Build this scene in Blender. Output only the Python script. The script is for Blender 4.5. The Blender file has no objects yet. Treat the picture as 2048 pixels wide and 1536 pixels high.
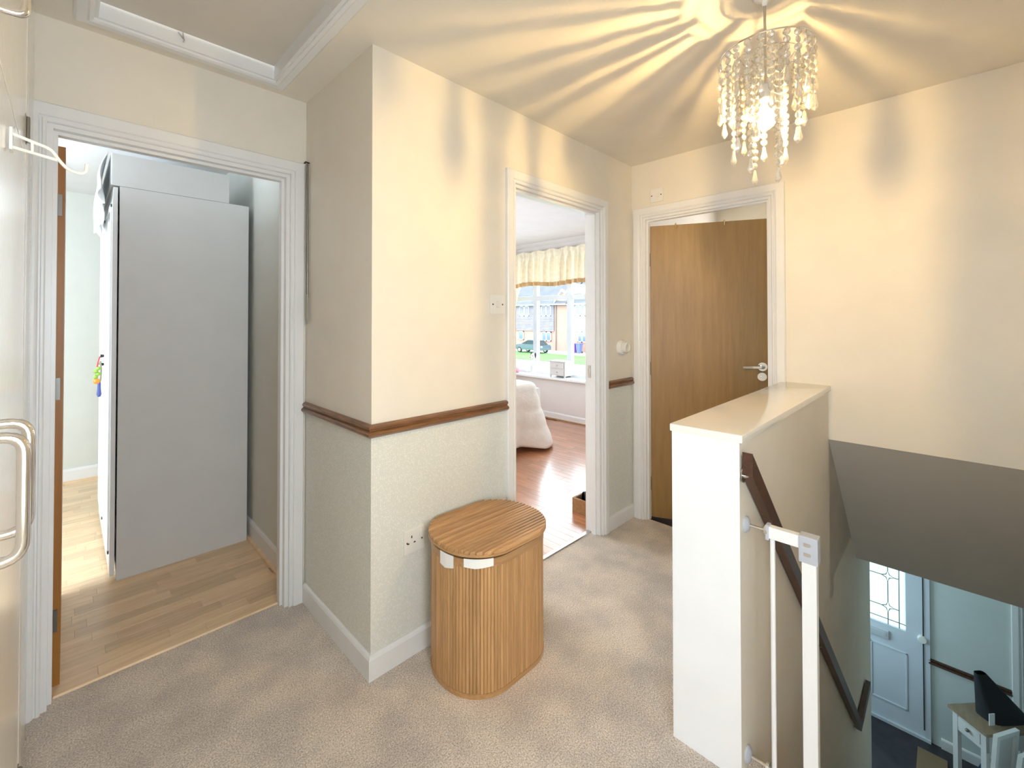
import bpy, bmesh, math, random
from mathutils import Vector, Matrix
random.seed(7)
PI = math.pi
sc = bpy.context.scene
COL = sc.collection

# ------------------------------------------------------------------ camera
cam_d = bpy.data.cameras.new('camera'); cam = bpy.data.objects.new('camera', cam_d); COL.objects.link(cam)
cam_d.sensor_fit = 'HORIZONTAL'; cam_d.sensor_width = 36.0; cam_d.lens = 881.663 / 2048 * 36.0
cam_d.shift_x = (1024 - 966.782) / 2048; cam_d.shift_y = (626.048 - 768) / 2048
cam_d.clip_start = 0.01; cam_d.clip_end = 400
cam.location = (0, 0, 1.36)
cam.rotation_euler = (math.radians(90 + 0.705), 0, math.radians(46.626 - 90))
sc.camera = cam

# ------------------------------------------------------------------ world, lights, exposure
W = bpy.data.worlds.new('world'); sc.world = W; W.use_nodes = True
bg = W.node_tree.nodes['Background']; bg.inputs[0].default_value = (0.86, 0.94, 1.0, 1); bg.inputs[1].default_value = 7.0
vs = sc.view_settings; vs.view_transform = 'Standard'; vs.look = 'None'; vs.exposure = 0.08; vs.gamma = 1.0; vs.use_curve_mapping = False
sc.cycles.caustics_reflective = False; sc.cycles.caustics_refractive = False
sc.cycles.max_bounces = 8; sc.cycles.diffuse_bounces = 5; sc.cycles.glossy_bounces = 3; sc.cycles.transmission_bounces = 6; sc.cycles.adaptive_threshold = 0.03; sc.cycles.transparent_max_bounces = 14
sc.cycles.sample_clamp_indirect = 6.0

def area(name, loc, direction, sx, sy, power, color):
    l = bpy.data.lights.new(name, 'AREA'); l.shape = 'RECTANGLE'; l.size = sx; l.size_y = sy; l.energy = power; l.color = color
    o = bpy.data.objects.new(name, l); COL.objects.link(o); o.location = loc
    o.rotation_euler = Vector(direction).to_track_quat('-Z', 'Y').to_euler()
    return o
DAY = (0.71, 0.855, 1.0)
# daylight from unseen windows, plus fill lights added to brighten rooms
area('daylight_back_room', (-2.06, -0.62, 1.5), (1, 0.25, -0.4), 1.8, 1.3, 34, DAY)
area('fill_landing', (0.20, -0.49, 1.38), (0.05, 1, -0.45), 0.52, 0.95, 19, DAY)  # added fill for the landing, shining through an opening made for it
area('daylight_side_room', (-1.76, 2.80, 1.5), (1, 0.12, -0.02), 0.95, 1.5, 54, DAY)
area('fill_bathroom', (4.62, 1.0, 1.6), (-1, 0.2, 0), 0.7, 0.8, 16, (1.0, 0.95, 0.86))  # added to brighten the room behind the oak door, no known source
area('fill_hall', (5.2, 1.42, -1.2), (-0.2, -1, -0.1), 1.0, 1.2, 19, (0.60, 0.86, 1.0))  # added fill inside the hall, no window stands here
area('fill_bedroom_side', (1.9, 5.22, 1.5), (0.25, -1, -0.05), 1.5, 1.3, 54, DAY)  # extra light added for the bedroom, through an unseen made-up opening
pl = bpy.data.lights.new('bedroom_window_portal', 'AREA'); pl.shape = 'RECTANGLE'; pl.size = 2.1; pl.size_y = 1.75
po = bpy.data.objects.new('bedroom_window_portal', pl); COL.objects.link(po); po.location = (5.02, 3.55, 1.45)
po.rotation_euler = Vector((-1, 0, 0)).to_track_quat('-Z', 'Y').to_euler(); pl.cycles.is_portal = True

# ------------------------------------------------------------------ materials
MATS = {}
def mat(name, col, rough=0.5, metal=0.0, spec=0.5, bump=None, var=None, trans=0.0, emit=None, coat=0.0, ior=1.45):
    m = bpy.data.materials.new(name); m.use_nodes = True
    nt = m.node_tree; N = nt.nodes; L = nt.links; b = N['Principled BSDF']
    b.inputs['Base Color'].default_value = (*col, 1); b.inputs['Roughness'].default_value = rough
    b.inputs['Metallic'].default_value = metal; b.inputs['Specular IOR Level'].default_value = spec
    b.inputs['Transmission Weight'].default_value = trans; b.inputs['IOR'].default_value = ior
    b.inputs['Coat Weight'].default_value = coat; b.inputs['Coat Roughness'].default_value = 0.08
    if emit: b.inputs['Emission Color'].default_value = (*emit[0], 1); b.inputs['Emission Strength'].default_value = emit[1]
    geo = N.new('ShaderNodeNewGeometry')
    sv, sa = var if var else (6.0, 0.02)
    n = N.new('ShaderNodeTexNoise'); n.inputs['Scale'].default_value = sv; n.inputs['Detail'].default_value = 4
    L.new(geo.outputs['Position'], n.inputs['Vector'])
    mr = N.new('ShaderNodeMapRange'); mr.inputs[1].default_value = 0.3; mr.inputs[2].default_value = 0.7
    mr.inputs[3].default_value = 1 - sa; mr.inputs[4].default_value = 1 + sa; L.new(n.outputs['Fac'], mr.inputs[0])
    mx = N.new('ShaderNodeMix'); mx.data_type = 'RGBA'; mx.blend_type = 'MULTIPLY'; mx.inputs[0].default_value = 1
    mx.inputs[6].default_value = (*col, 1); L.new(mr.outputs[0], mx.inputs[7]); L.new(mx.outputs[2], b.inputs['Base Color'])
    if bump:
        s, k = bump; n2 = N.new('ShaderNodeTexNoise'); n2.inputs['Scale'].default_value = s; n2.inputs['Detail'].default_value = 5
        L.new(geo.outputs['Position'], n2.inputs['Vector'])
        bp = N.new('ShaderNodeBump'); bp.inputs['Strength'].default_value = k; bp.inputs['Distance'].default_value = 0.01
        L.new(n2.outputs['Fac'], bp.inputs['Height']); L.new(bp.outputs[0], b.inputs['Normal'])
    MATS[name] = m; return m

def wood(name, c1, c2, scale, rough=0.45, rnd=0.0, coat=0.0, bump=0.15, spec=0.5):
    """streaky grain; `scale` stretches the noise per world axis, `rnd` tints every piece on its own"""
    m = bpy.data.materials.new(name); m.use_nodes = True
    nt = m.node_tree; N = nt.nodes; L = nt.links; b = N['Principled BSDF']
    b.inputs['Roughness'].default_value = rough; b.inputs['Coat Weight'].default_value = coat; b.inputs['Coat Roughness'].default_value = 0.1
    b.inputs['Specular IOR Level'].default_value = spec
    geo = N.new('ShaderNodeNewGeometry'); mp = N.new('ShaderNodeMapping'); mp.inputs['Scale'].default_value = scale
    oi = N.new('ShaderNodeObjectInfo')
    add = N.new('ShaderNodeVectorMath'); add.operation = 'MULTIPLY_ADD'; add.inputs[1].default_value = (7, 11, 13)
    L.new(geo.outputs['Position'], mp.inputs['Vector'])
    cmb = N.new('ShaderNodeCombineXYZ')
    for i in range(3): L.new(oi.outputs['Random'], cmb.inputs[i])
    L.new(cmb.outputs[0], add.inputs[0]); L.new(mp.outputs[0], add.inputs[2])
    n = N.new('ShaderNodeTexNoise'); n.inputs['Scale'].default_value = 1; n.inputs['Detail'].default_value = 6; n.inputs['Roughness'].default_value = 0.6
    L.new(add.outputs[0], n.inputs['Vector'])
    r = N.new('ShaderNodeValToRGB'); r.color_ramp.elements[0].position = 0.32; r.color_ramp.elements[1].position = 0.68
    r.color_ramp.elements[0].color = (*c1, 1); r.color_ramp.elements[1].color = (*c2, 1); L.new(n.outputs['Fac'], r.inputs[0])
    out = r.outputs[0]
    if rnd:
        mr = N.new('ShaderNodeMapRange'); mr.inputs[3].default_value = 1 - rnd; mr.inputs[4].default_value = 1 + rnd
        L.new(oi.outputs['Random'], mr.inputs[0])
        mx = N.new('ShaderNodeMix'); mx.data_type = 'RGBA'; mx.blend_type = 'MULTIPLY'; mx.inputs[0].default_value = 1
        L.new(out, mx.inputs[6]); L.new(mr.outputs[0], mx.inputs[7]); out = mx.outputs[2]
    L.new(out, b.inputs['Base Color'])
    bp = N.new('ShaderNodeBump'); bp.inputs['Strength'].default_value = bump; bp.inputs['Distance'].default_value = 0.002
    L.new(n.outputs['Fac'], bp.inputs['Height']); L.new(bp.outputs[0], b.inputs['Normal'])
    MATS[name] = m; return m

M_wall = mat('cream_wall_paint', (0.79, 0.735, 0.64), 0.62, bump=(160, 0.05))
M_ceil = mat('ceiling_paint', (0.79, 0.74, 0.645), 0.75, bump=(120, 0.06))
M_white = mat('white_gloss_paint', (0.80, 0.795, 0.785), 0.28, bump=(30, 0.02))
M_cap = mat('cream_gloss_cap', (0.83, 0.79, 0.71), 0.16, coat=0.5)
M_hatch = mat('hatch_panel_paint', (0.66, 0.61, 0.54), 0.7)
M_cup = mat('cupboard_gloss_cream', (0.80, 0.74, 0.65), 0.16, bump=(60, 0.06), coat=0.3)
M_room = mat('grey_green_wall_paint', (0.69, 0.70, 0.65), 0.7)
M_bed_wall = mat('pale_bedroom_paint', (0.74, 0.70, 0.68), 0.7)
M_bed_ceil = mat('white_ceiling_paint', (0.84, 0.84, 0.85), 0.8)
M_hall = mat('hall_wall_paint', (0.62, 0.66, 0.64), 0.7)
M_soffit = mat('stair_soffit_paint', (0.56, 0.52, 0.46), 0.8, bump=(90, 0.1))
M_grey = mat('grey_laminate_board', (0.68, 0.68, 0.67), 0.55)
M_greywhite = mat('white_laminate_board', (0.80, 0.81, 0.81), 0.4)
M_black = mat('black_gap', (0.02, 0.02, 0.025), 0.6)
M_chrome = mat('polished_chrome', (0.82, 0.80, 0.78), 0.12, metal=1)
M_steel = mat('brushed_steel', (0.62, 0.60, 0.57), 0.3, metal=1)
M_darksteel = mat('dull_dark_steel', (0.20, 0.19, 0.17), 0.4, metal=0.8)
M_letter = mat('satin_silver', (0.72, 0.74, 0.78), 0.35, metal=0.3)
M_brass = mat('brass_bead', (0.62, 0.44, 0.2), 0.3, metal=1)
M_plastic = mat('white_plastic', (0.80, 0.78, 0.73), 0.3)
M_hookpl = mat('cream_plastic', (0.82, 0.77, 0.67), 0.25)
M_greyplastic = mat('grey_plastic', (0.46, 0.48, 0.52), 0.45)
M_gate = mat('white_powder_coat', (0.82, 0.82, 0.80), 0.35)
M_cloth = mat('white_cotton', (0.85, 0.86, 0.86), 0.9, bump=(60, 0.2))
M_quilt = mat('cream_quilt', (0.80, 0.745, 0.68), 0.75, bump=(45, 0.35), var=(14, 0.05))
M_valance = mat('cream_valance_fabric', (0.84, 0.74, 0.58), 0.85, bump=(200, 0.2), var=(25, 0.08))
def translucent(m, fac):
    nt = m.node_tree; N = nt.nodes; L = nt.links; b = N['Principled BSDF']; out = N['Material Output']
    t = N.new('ShaderNodeBsdfTranslucent'); src = b.inputs['Base Color'].links[0].from_socket; L.new(src, t.inputs[0])
    mx = N.new('ShaderNodeMixShader'); mx.inputs[0].default_value = fac; L.new(b.outputs[0], mx.inputs[1]); L.new(t.outputs[0], mx.inputs[2]); L.new(mx.outputs[0], out.inputs[0])
translucent(M_valance, 0.28)
M_valtrim = mat('gold_valance_trim', (0.66, 0.45, 0.24), 0.8)
M_upvc = mat('white_window_frame', (0.62, 0.66, 0.71), 0.35)
M_paintchest = mat('white_painted_wood', (0.62, 0.60, 0.58), 0.5)
M_doorblue = mat('white_front_door', (0.66, 0.70, 0.76), 0.4)
M_lead = mat('lead_came', (0.20, 0.25, 0.22), 0.5, metal=0.4)
M_darkfloor = mat('dark_hall_floor', (0.035, 0.03, 0.035), 0.45, var=(9, 0.3))
M_matbrown = mat('coir_mat', (0.25, 0.17, 0.09), 0.95, bump=(300, 0.6))
M_blackcloth = mat('black_nylon', (0.012, 0.012, 0.014), 0.7, bump=(40, 0.3))
M_bluecloth = mat('navy_fabric', (0.02, 0.03, 0.11), 0.8, bump=(30, 0.3))
M_tile = mat('blue_grey_tile', (0.33, 0.39, 0.42), 0.2)
M_pink = mat('pink_fabric', (0.75, 0.33, 0.42), 0.8)
M_porcelain = mat('white_porcelain', (0.84, 0.84, 0.84), 0.15)
M_red = mat('red_bead', (0.55, 0.05, 0.06), 0.3); M_green = mat('green_bead', (0.25, 0.42, 0.06), 0.35)
M_orange = mat('orange_bead', (0.75, 0.25, 0.03), 0.35); M_blue = mat('blue_tassel', (0.08, 0.10, 0.30), 0.7); M_olive = mat('olive_charm', (0.28, 0.26, 0.16), 0.5)
M_grass = mat('lawn_grass', (0.09, 0.28, 0.05), 0.95, var=(0.6, 0.25), bump=(3, 0.6))
M_road = mat('grey_road', (0.33, 0.35, 0.38), 0.9, var=(0.5, 0.12)); M_path = mat('pale_paving', (0.48, 0.48, 0.48), 0.9, var=(0.8, 0.1))
M_render = mat('pale_render', (0.36, 0.33, 0.30), 0.9)
M_extw = mat('white_exterior_trim', (0.50, 0.50, 0.50), 0.6)
M_tilehang = mat('slate_hung_tiles', (0.22, 0.20, 0.24), 0.8, var=(1.5, 0.15)); M_roof = mat('roof_tiles', (0.095, 0.10, 0.115), 0.85, var=(1.2, 0.15))
M_carpaint = mat('dark_teal_car_paint', (0.06, 0.10, 0.12), 0.18, coat=1); M_carglass = mat('dark_car_glass', (0.03, 0.05, 0.06), 0.06)
M_tyre = mat('black_tyre', (0.02, 0.02, 0.02), 0.8); M_bin = mat('purple_bin_plastic', (0.22, 0.07, 0.42), 0.45); M_bin2 = mat('blue_bin_plastic', (0.10, 0.14, 0.34), 0.45)
M_darkglass = mat('house_window_glass', (0.10, 0.16, 0.24), 0.05, spec=0.8)
M_shoe = mat('black_leather', (0.02, 0.02, 0.025), 0.4); M_shoe2 = mat('brown_suede', (0.20, 0.11, 0.06), 0.8)
M_liner = mat('white_cotton_liner', (0.84, 0.82, 0.78), 0.9)

M_dado = wood('stained_rail_wood', (0.11, 0.046, 0.018), (0.26, 0.12, 0.046), (9, 9, 120), 0.32, coat=0.3)
M_oak = wood('oak_veneer', (0.255, 0.145, 0.045), (0.325, 0.19, 0.062), (34, 34, 3.0), 0.42)
M_oakedge = wood('oak_edge', (0.28, 0.11, 0.02), (0.36, 0.155, 0.03), (30, 30, 2), 0.45)
M_bamboo = wood('bamboo_slat_wood', (0.40, 0.215, 0.085), (0.56, 0.325, 0.145), (60, 60, 5), 0.42, rnd=0.13)
M_bamboolid = wood('bamboo_lid_wood', (0.38, 0.20, 0.08), (0.54, 0.31, 0.135), (6, 80, 80), 0.33, rnd=0.2, coat=0.15)
M_beech = wood('beech_laminate', (0.69, 0.475, 0.275), (0.82, 0.61, 0.385), (5, 45, 5), 0.32, rnd=0.12)
M_cherry = wood('cherry_laminate', (0.40, 0.145, 0.06), (0.56, 0.235, 0.11), (40, 5, 5), 0.32, rnd=0.14, bump=0.03, coat=0.8)
M_cherry.node_tree.nodes['Principled BSDF'].inputs['Coat Roughness'].default_value = 0.2; M_cherry.node_tree.nodes['Principled BSDF'].inputs['Coat IOR'].default_value = 1.75; M_cherry.node_tree.nodes['Principled BSDF'].inputs['Coat Weight'].default_value = 1.0
M_handrail = wood('dark_handrail_wood', (0.045, 0.018, 0.010), (0.09, 0.035, 0.018), (10, 60, 60), 0.35)
M_crate = wood('crate_wood', (0.30, 0.15, 0.06), (0.42, 0.23, 0.10), (6, 60, 60), 0.6)
M_tabletop = wood('oak_tabletop', (0.22, 0.16, 0.10), (0.30, 0.22, 0.14), (10, 50, 50), 0.5)

def carpet_mat():
    m = bpy.data.materials.new('beige_carpet'); m.use_nodes = True
    nt = m.node_tree; N = nt.nodes; L = nt.links; b = N['Principled BSDF']
    b.inputs['Roughness'].default_value = 1.0; b.inputs['Specular IOR Level'].default_value = 0.1
    b.inputs['Sheen Weight'].default_value = 0.25; b.inputs['Sheen Roughness'].default_value = 0.5
    geo = N.new('ShaderNodeNewGeometry')
    def noise(s, d=3):
        n = N.new('ShaderNodeTexNoise'); n.inputs['Scale'].default_value = s; n.inputs['Detail'].default_value = d
        L.new(geo.outputs['Position'], n.inputs['Vector']); return n
    fine = noise(205, 4); big = noise(5.5, 4)
    r = N.new('ShaderNodeValToRGB'); r.color_ramp.elements[0].position = 0.30; r.color_ramp.elements[1].position = 0.70
    r.color_ramp.elements[0].color = (0.42, 0.335, 0.265, 1); r.color_ramp.elements[1].color = (0.97, 0.86, 0.745, 1); L.new(fine.outputs['Fac'], r.inputs[0])
    r2 = N.new('ShaderNodeValToRGB'); r2.color_ramp.elements[0].position = 0.36; r2.color_ramp.elements[1].position = 0.62
    r2.color_ramp.elements[0].color = (0.80, 0.80, 0.81, 1); r2.color_ramp.elements[1].color = (1.04, 1.03, 1.0, 1); L.new(big.outputs['Fac'], r2.inputs[0])
    mx = N.new('ShaderNodeMix'); mx.data_type = 'RGBA'; mx.blend_type = 'MULTIPLY'; mx.inputs[0].default_value = 1
    L.new(r.outputs[0], mx.inputs[6]); L.new(r2.outputs[0], mx.inputs[7]); L.new(mx.outputs[2], b.inputs['Base Color'])
    bp = N.new('ShaderNodeBump'); bp.inputs['Strength'].default_value = 0.9; bp.inputs['Distance'].default_value = 0.006
    L.new(fine.outputs['Fac'], bp.inputs['Height']); L.new(bp.outputs[0], b.inputs['Normal'])
    return m
M_carpet = carpet_mat()

def paper_mat():
    m = bpy.data.materials.new('embossed_wallpaper'); m.use_nodes = True
    nt = m.node_tree; N = nt.nodes; L = nt.links; b = N['Principled BSDF']; b.inputs['Roughness'].default_value = 0.6
    geo = N.new('ShaderNodeNewGeometry')
    v = N.new('ShaderNodeTexVoronoi'); v.inputs['Scale'].default_value = 118; v.inputs['Randomness'].default_value = 0.45
    L.new(geo.outputs['Position'], v.inputs['Vector'])
    r = N.new('ShaderNodeValToRGB'); r.color_ramp.elements[0].position = 0.18; r.color_ramp.elements[1].position = 0.55
    r.color_ramp.elements[0].color = (0.83, 0.825, 0.765, 1); r.color_ramp.elements[1].color = (0.70, 0.705, 0.645, 1); L.new(v.outputs['Distance'], r.inputs[0])
    L.new(r.outputs[0], b.inputs['Base Color'])
    bp = N.new('ShaderNodeBump'); bp.inputs['Strength'].default_value = 0.35; bp.inputs['Distance'].default_value = 0.003; bp.invert = True
    L.new(v.outputs['Distance'], bp.inputs['Height']); L.new(bp.outputs[0], b.inputs['Normal'])
    return m
M_paper = paper_mat()

def brick_mat():
    m = bpy.data.materials.new('pink_brickwork'); m.use_nodes = True
    nt = m.node_tree; N = nt.nodes; L = nt.links; b = N['Principled BSDF']; b.inputs['Roughness'].default_value = 0.9
    geo = N.new('ShaderNodeNewGeometry'); sp = N.new('ShaderNodeSeparateXYZ'); cb = N.new('ShaderNodeCombineXYZ')
    L.new(geo.outputs['Position'], sp.inputs[0]); L.new(sp.outputs['Y'], cb.inputs[0]); L.new(sp.outputs['Z'], cb.inputs[1])
    t = N.new('ShaderNodeTexBrick'); t.inputs['Scale'].default_value = 4.4
    t.inputs['Color1'].default_value = (0.34, 0.17, 0.125, 1); t.inputs['Color2'].default_value = (0.42, 0.22, 0.17, 1); t.inputs['Mortar'].default_value = (0.42, 0.37, 0.34, 1)
    L.new(cb.outputs[0], t.inputs['Vector']); L.new(t.outputs['Color'], b.inputs['Base Color'])
    return m
M_brick = brick_mat()

def glass_mat(name, tint, trans, rough=0.0):
    """a pane: part of the light goes straight through, the rest is reflected"""
    m = bpy.data.materials.new(name); m.use_nodes = True
    nt = m.node_tree; N = nt.nodes; L = nt.links; out = N['Material Output']
    N.remove(N['Principled BSDF'])
    t = N.new('ShaderNodeBsdfTransparent'); t.inputs[0].default_value = (*tint, 1)
    g = N.new('ShaderNodeBsdfGlossy'); g.inputs['Roughness'].default_value = rough
    mx = N.new('ShaderNodeMixShader'); mx.inputs[0].default_value = 1 - trans
    L.new(t.outputs[0], mx.inputs[1]); L.new(g.outputs[0], mx.inputs[2]); L.new(mx.outputs[0], out.inputs[0])
    return m
M_pane = glass_mat('window_pane', (0.97, 1.0, 1.0), 0.985)
def frost_mat():
    m = bpy.data.materials.new('obscured_door_glass'); m.use_nodes = True
    nt = m.node_tree; N = nt.nodes; L = nt.links; out = N['Material Output']; N.remove(N['Principled BSDF'])
    t = N.new('ShaderNodeBsdfTranslucent'); t.inputs[0].default_value = (0.66, 0.74, 0.72, 1)
    g = N.new('ShaderNodeBsdfTransparent'); g.inputs[0].default_value = (0.40, 0.46, 0.45, 1)
    mx = N.new('ShaderNodeMixShader'); mx.inputs[0].default_value = 0.45
    L.new(t.outputs[0], mx.inputs[1]); L.new(g.outputs[0], mx.inputs[2]); L.new(mx.outputs[0], out.inputs[0])
    return m
M_frost = frost_mat()
def crystal_mat():
    m = bpy.data.materials.new('cut_crystal'); m.use_nodes = True
    nt = m.node_tree; N = nt.nodes; L = nt.links; out = N['Material Output']; b = N['Principled BSDF']
    b.inputs['Base Color'].default_value = (1.0, 0.97, 0.9, 1); b.inputs['Roughness'].default_value = 0.06
    b.inputs['Transmission Weight'].default_value = 0.72; b.inputs['IOR'].default_value = 1.6; b.inputs['Specular IOR Level'].default_value = 0.9
    t = N.new('ShaderNodeBsdfTransparent'); t.inputs[0].default_value = (1, 0.97, 0.9, 1)
    mx = N.new('ShaderNodeMixShader'); mx.inputs[0].default_value = 0.72
    L.new(t.outputs[0], mx.inputs[1]); L.new(b.outputs[0], mx.inputs[2]); L.new(mx.outputs[0], out.inputs[0])
    return m
M_crystal = crystal_mat()
M_filament = mat('glowing_filament', (1, 0.9, 0.7), 0.4, emit=((1.0, 0.67, 0.27), 12200.0))
def bulb_mat():
    m = bpy.data.materials.new('lit_clear_bulb'); m.use_nodes = True
    nt = m.node_tree; N = nt.nodes; L = nt.links; out = N['Material Output']; N.remove(N['Principled BSDF'])
    t = N.new('ShaderNodeBsdfTransparent'); e = N.new('ShaderNodeEmission'); e.inputs[0].default_value = (1.0, 0.86, 0.6, 1); e.inputs[1].default_value = 2.5
    mx = N.new('ShaderNodeMixShader'); mx.inputs[0].default_value = 0.35
    L.new(t.outputs[0], mx.inputs[1]); L.new(e.outputs[0], mx.inputs[2]); L.new(mx.outputs[0], out.inputs[0])
    return m
M_bulb = bulb_mat()

# ------------------------------------------------------------------ mesh helpers
class MB:
    def __init__(s): s.v = []; s.f = []
    def add(s, vs_, fs):
        o = len(s.v); s.v += [tuple(p) for p in vs_]; s.f += [tuple(i + o for i in f) for f in fs]; return s
    def box(s, x0, x1, y0, y1, z0, z1, bev=0.0):
        x0, x1 = min(x0, x1), max(x0, x1); y0, y1 = min(y0, y1), max(y0, y1); z0, z1 = min(z0, z1), max(z0, z1)
        if bev <= 0:
            return s.add([(x, y, z) for x in (x0, x1) for y in (y0, y1) for z in (z0, z1)],
                         [(0, 1, 3, 2), (4, 6, 7, 5), (0, 4, 5, 1), (2, 3, 7, 6), (0, 2, 6, 4), (1, 5, 7, 3)])
        bm = bmesh.new(); bmesh.ops.create_cube(bm, size=1)
        for v in bm.verts: v.co = Vector(((x0 + x1) / 2 + v.co.x * (x1 - x0), (y0 + y1) / 2 + v.co.y * (y1 - y0), (z0 + z1) / 2 + v.co.z * (z1 - z0)))
        bmesh.ops.bevel(bm, geom=list(bm.edges), offset=bev, segments=2, affect='EDGES', profile=0.7)
        return s.bm(bm)
    def bm(s, bm):
        bm.verts.index_update(); s.add([v.co[:] for v in bm.verts], [[v.index for v in f.verts] for f in bm.faces]); bm.free(); return s
    def prism(s, poly, axis, a0, a1):
        """extrude a 2-D polygon along an axis; the polygon is given in the two other axes, in x,y,z order"""
        def P(u, v, a): return {'x': (a, u, v), 'y': (u, a, v), 'z': (u, v, a)}[axis]
        n = len(poly)
        vs_ = [P(u, v, a0) for u, v in poly] + [P(u, v, a1) for u, v in poly]
        fs = [tuple(range(n)), tuple(range(2 * n - 1, n - 1, -1))] + [(i, (i + 1) % n, n + (i + 1) % n, n + i) for i in range(n)]
        return s.add(vs_, fs)
    def tube(s, pts, r, n=8, closed=False, caps=True):
        pts = [Vector(p) for p in pts]; m = len(pts); rings = []
        up = None
        for i, p in enumerate(pts):
            a = pts[i - 1] if (i > 0 or closed) else p; b = pts[(i + 1) % m] if (i < m - 1 or closed) else p
            t = (b - a).normalized()
            if up is None: up = t.orthogonal().normalized()
            up = (up - t * up.dot(t)); up = up.normalized() if up.length > 1e-6 else t.orthogonal().normalized()
            w = t.cross(up); rr = r[i] if isinstance(r, (list, tuple)) else r
            rings.append([p + (up * math.cos(2 * PI * k / n) + w * math.sin(2 * PI * k / n)) * rr for k in range(n)])
        vs_ = [q for R in rings for q in R]; fs = []
        for i in range(m if closed else m - 1):
            j = (i + 1) % m
            for k in range(n): fs.append((i * n + k, i * n + (k + 1) % n, j * n + (k + 1) % n, j * n + k))
        if not closed and caps: fs += [tuple(range(n - 1, -1, -1)), tuple((m - 1) * n + k for k in range(n))]
        return s.add(vs_, fs)
    def lathe(s, prof, c=(0, 0, 0), axis='z', n=24, squash=1.0):
        """prof: (radius, height along axis)"""
        vs_ = []; fs = []; m = len(prof)
        for r, h in prof:
            for k in range(n):
                a = 2 * PI * (k + 0.5) / n; u, v = r * math.cos(a), r * math.sin(a) * squash
                q = {'z': (u, v, h), 'x': (h, u, v), 'y': (u, h, v)}[axis]; vs_.append((q[0] + c[0], q[1] + c[1], q[2] + c[2]))
        for i in range(m - 1):
            for k in range(n): fs.append((i * n + k, i * n + (k + 1) % n, (i + 1) * n + (k + 1) % n, (i + 1) * n + k))
        fs += [tuple(range(n)), tuple((m - 1) * n + k for k in range(n))]
        return s.add(vs_, fs)
    def grid(s, fn, nu, nv):
        vs_ = [fn(i / nu, j / nv) for i in range(nu + 1) for j in range(nv + 1)]
        return s.add(vs_, [(i * (nv + 1) + j, (i + 1) * (nv + 1) + j, (i + 1) * (nv + 1) + j + 1, i * (nv + 1) + j + 1) for i in range(nu) for j in range(nv)])
    def mesh(s, name, m, off=(0, 0, 0), smooth=False, fix=True):
        me = bpy.data.meshes.new(name)
        me.from_pydata([(a - off[0], b - off[1], c - off[2]) for a, b, c in s.v], [], s.f); me.materials.append(m)
        if fix:
            bm = bmesh.new(); bm.from_mesh(me); bmesh.ops.remove_doubles(bm, verts=bm.verts, dist=1e-6)
            bmesh.ops.recalc_face_normals(bm, faces=bm.faces); bm.to_mesh(me); bm.free()
        if smooth:
            for p in me.polygons: p.use_smooth = True
            try: me.set_sharp_from_angle(angle=math.radians(38))
            except Exception: pass
        return me
    def build(s, name, m, parent=None, smooth=False):
        off = wloc(parent) if parent else (0, 0, 0)
        o = bpy.data.objects.new(name, s.mesh(name, m, off, smooth)); COL.objects.link(o); o.parent = parent
        return o

WL = {}
def wloc(o):
    t = Vector((0, 0, 0))
    while o: t = t + Vector(WL.get(o.name, (0, 0, 0))); o = o.parent
    return t
def tag(o, label, cat=None, group=None, kind=None):
    o['label'] = label
    if cat: o['category'] = cat
    if group: o['group'] = group
    if kind: o['kind'] = kind
    return o
def thing(name, loc, label, cat, group=None, kind=None):
    o = bpy.data.objects.new(name, None); COL.objects.link(o); o.location = loc; o.empty_display_size = 0.1
    WL[o.name] = tuple(loc); return tag(o, label, cat, group, kind)
def copy_tree(o, loc=None, parent=None):
    c = o.copy(); COL.objects.link(c); c.parent = parent
    if loc is not None: c.location = loc; WL[c.name] = tuple(loc)
    for ch in o.children: copy_tree(ch, None, c)
    return c
def one(name, mb, m, label, cat, group=None, kind=None, smooth=False):
    return tag(mb.build(name, m, None, smooth), label, cat, group, kind)

def rounded(pts, r, n=6):
    """round the corners of a polyline"""
    pts = [Vector(p) for p in pts]; out = [pts[0]]
    for i in range(1, len(pts) - 1):
        p = pts[i]; a = (pts[i - 1] - p); b = (pts[i + 1] - p); k = min(r, a.length * 0.49, b.length * 0.49)
        A = p + a.normalized() * k; B = p + b.normalized() * k
        for j in range(n + 1):
            t = j / n; out.append(A * (1 - t) ** 2 + p * 2 * t * (1 - t) + B * t ** 2)
    return out + [pts[-1]]

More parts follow.
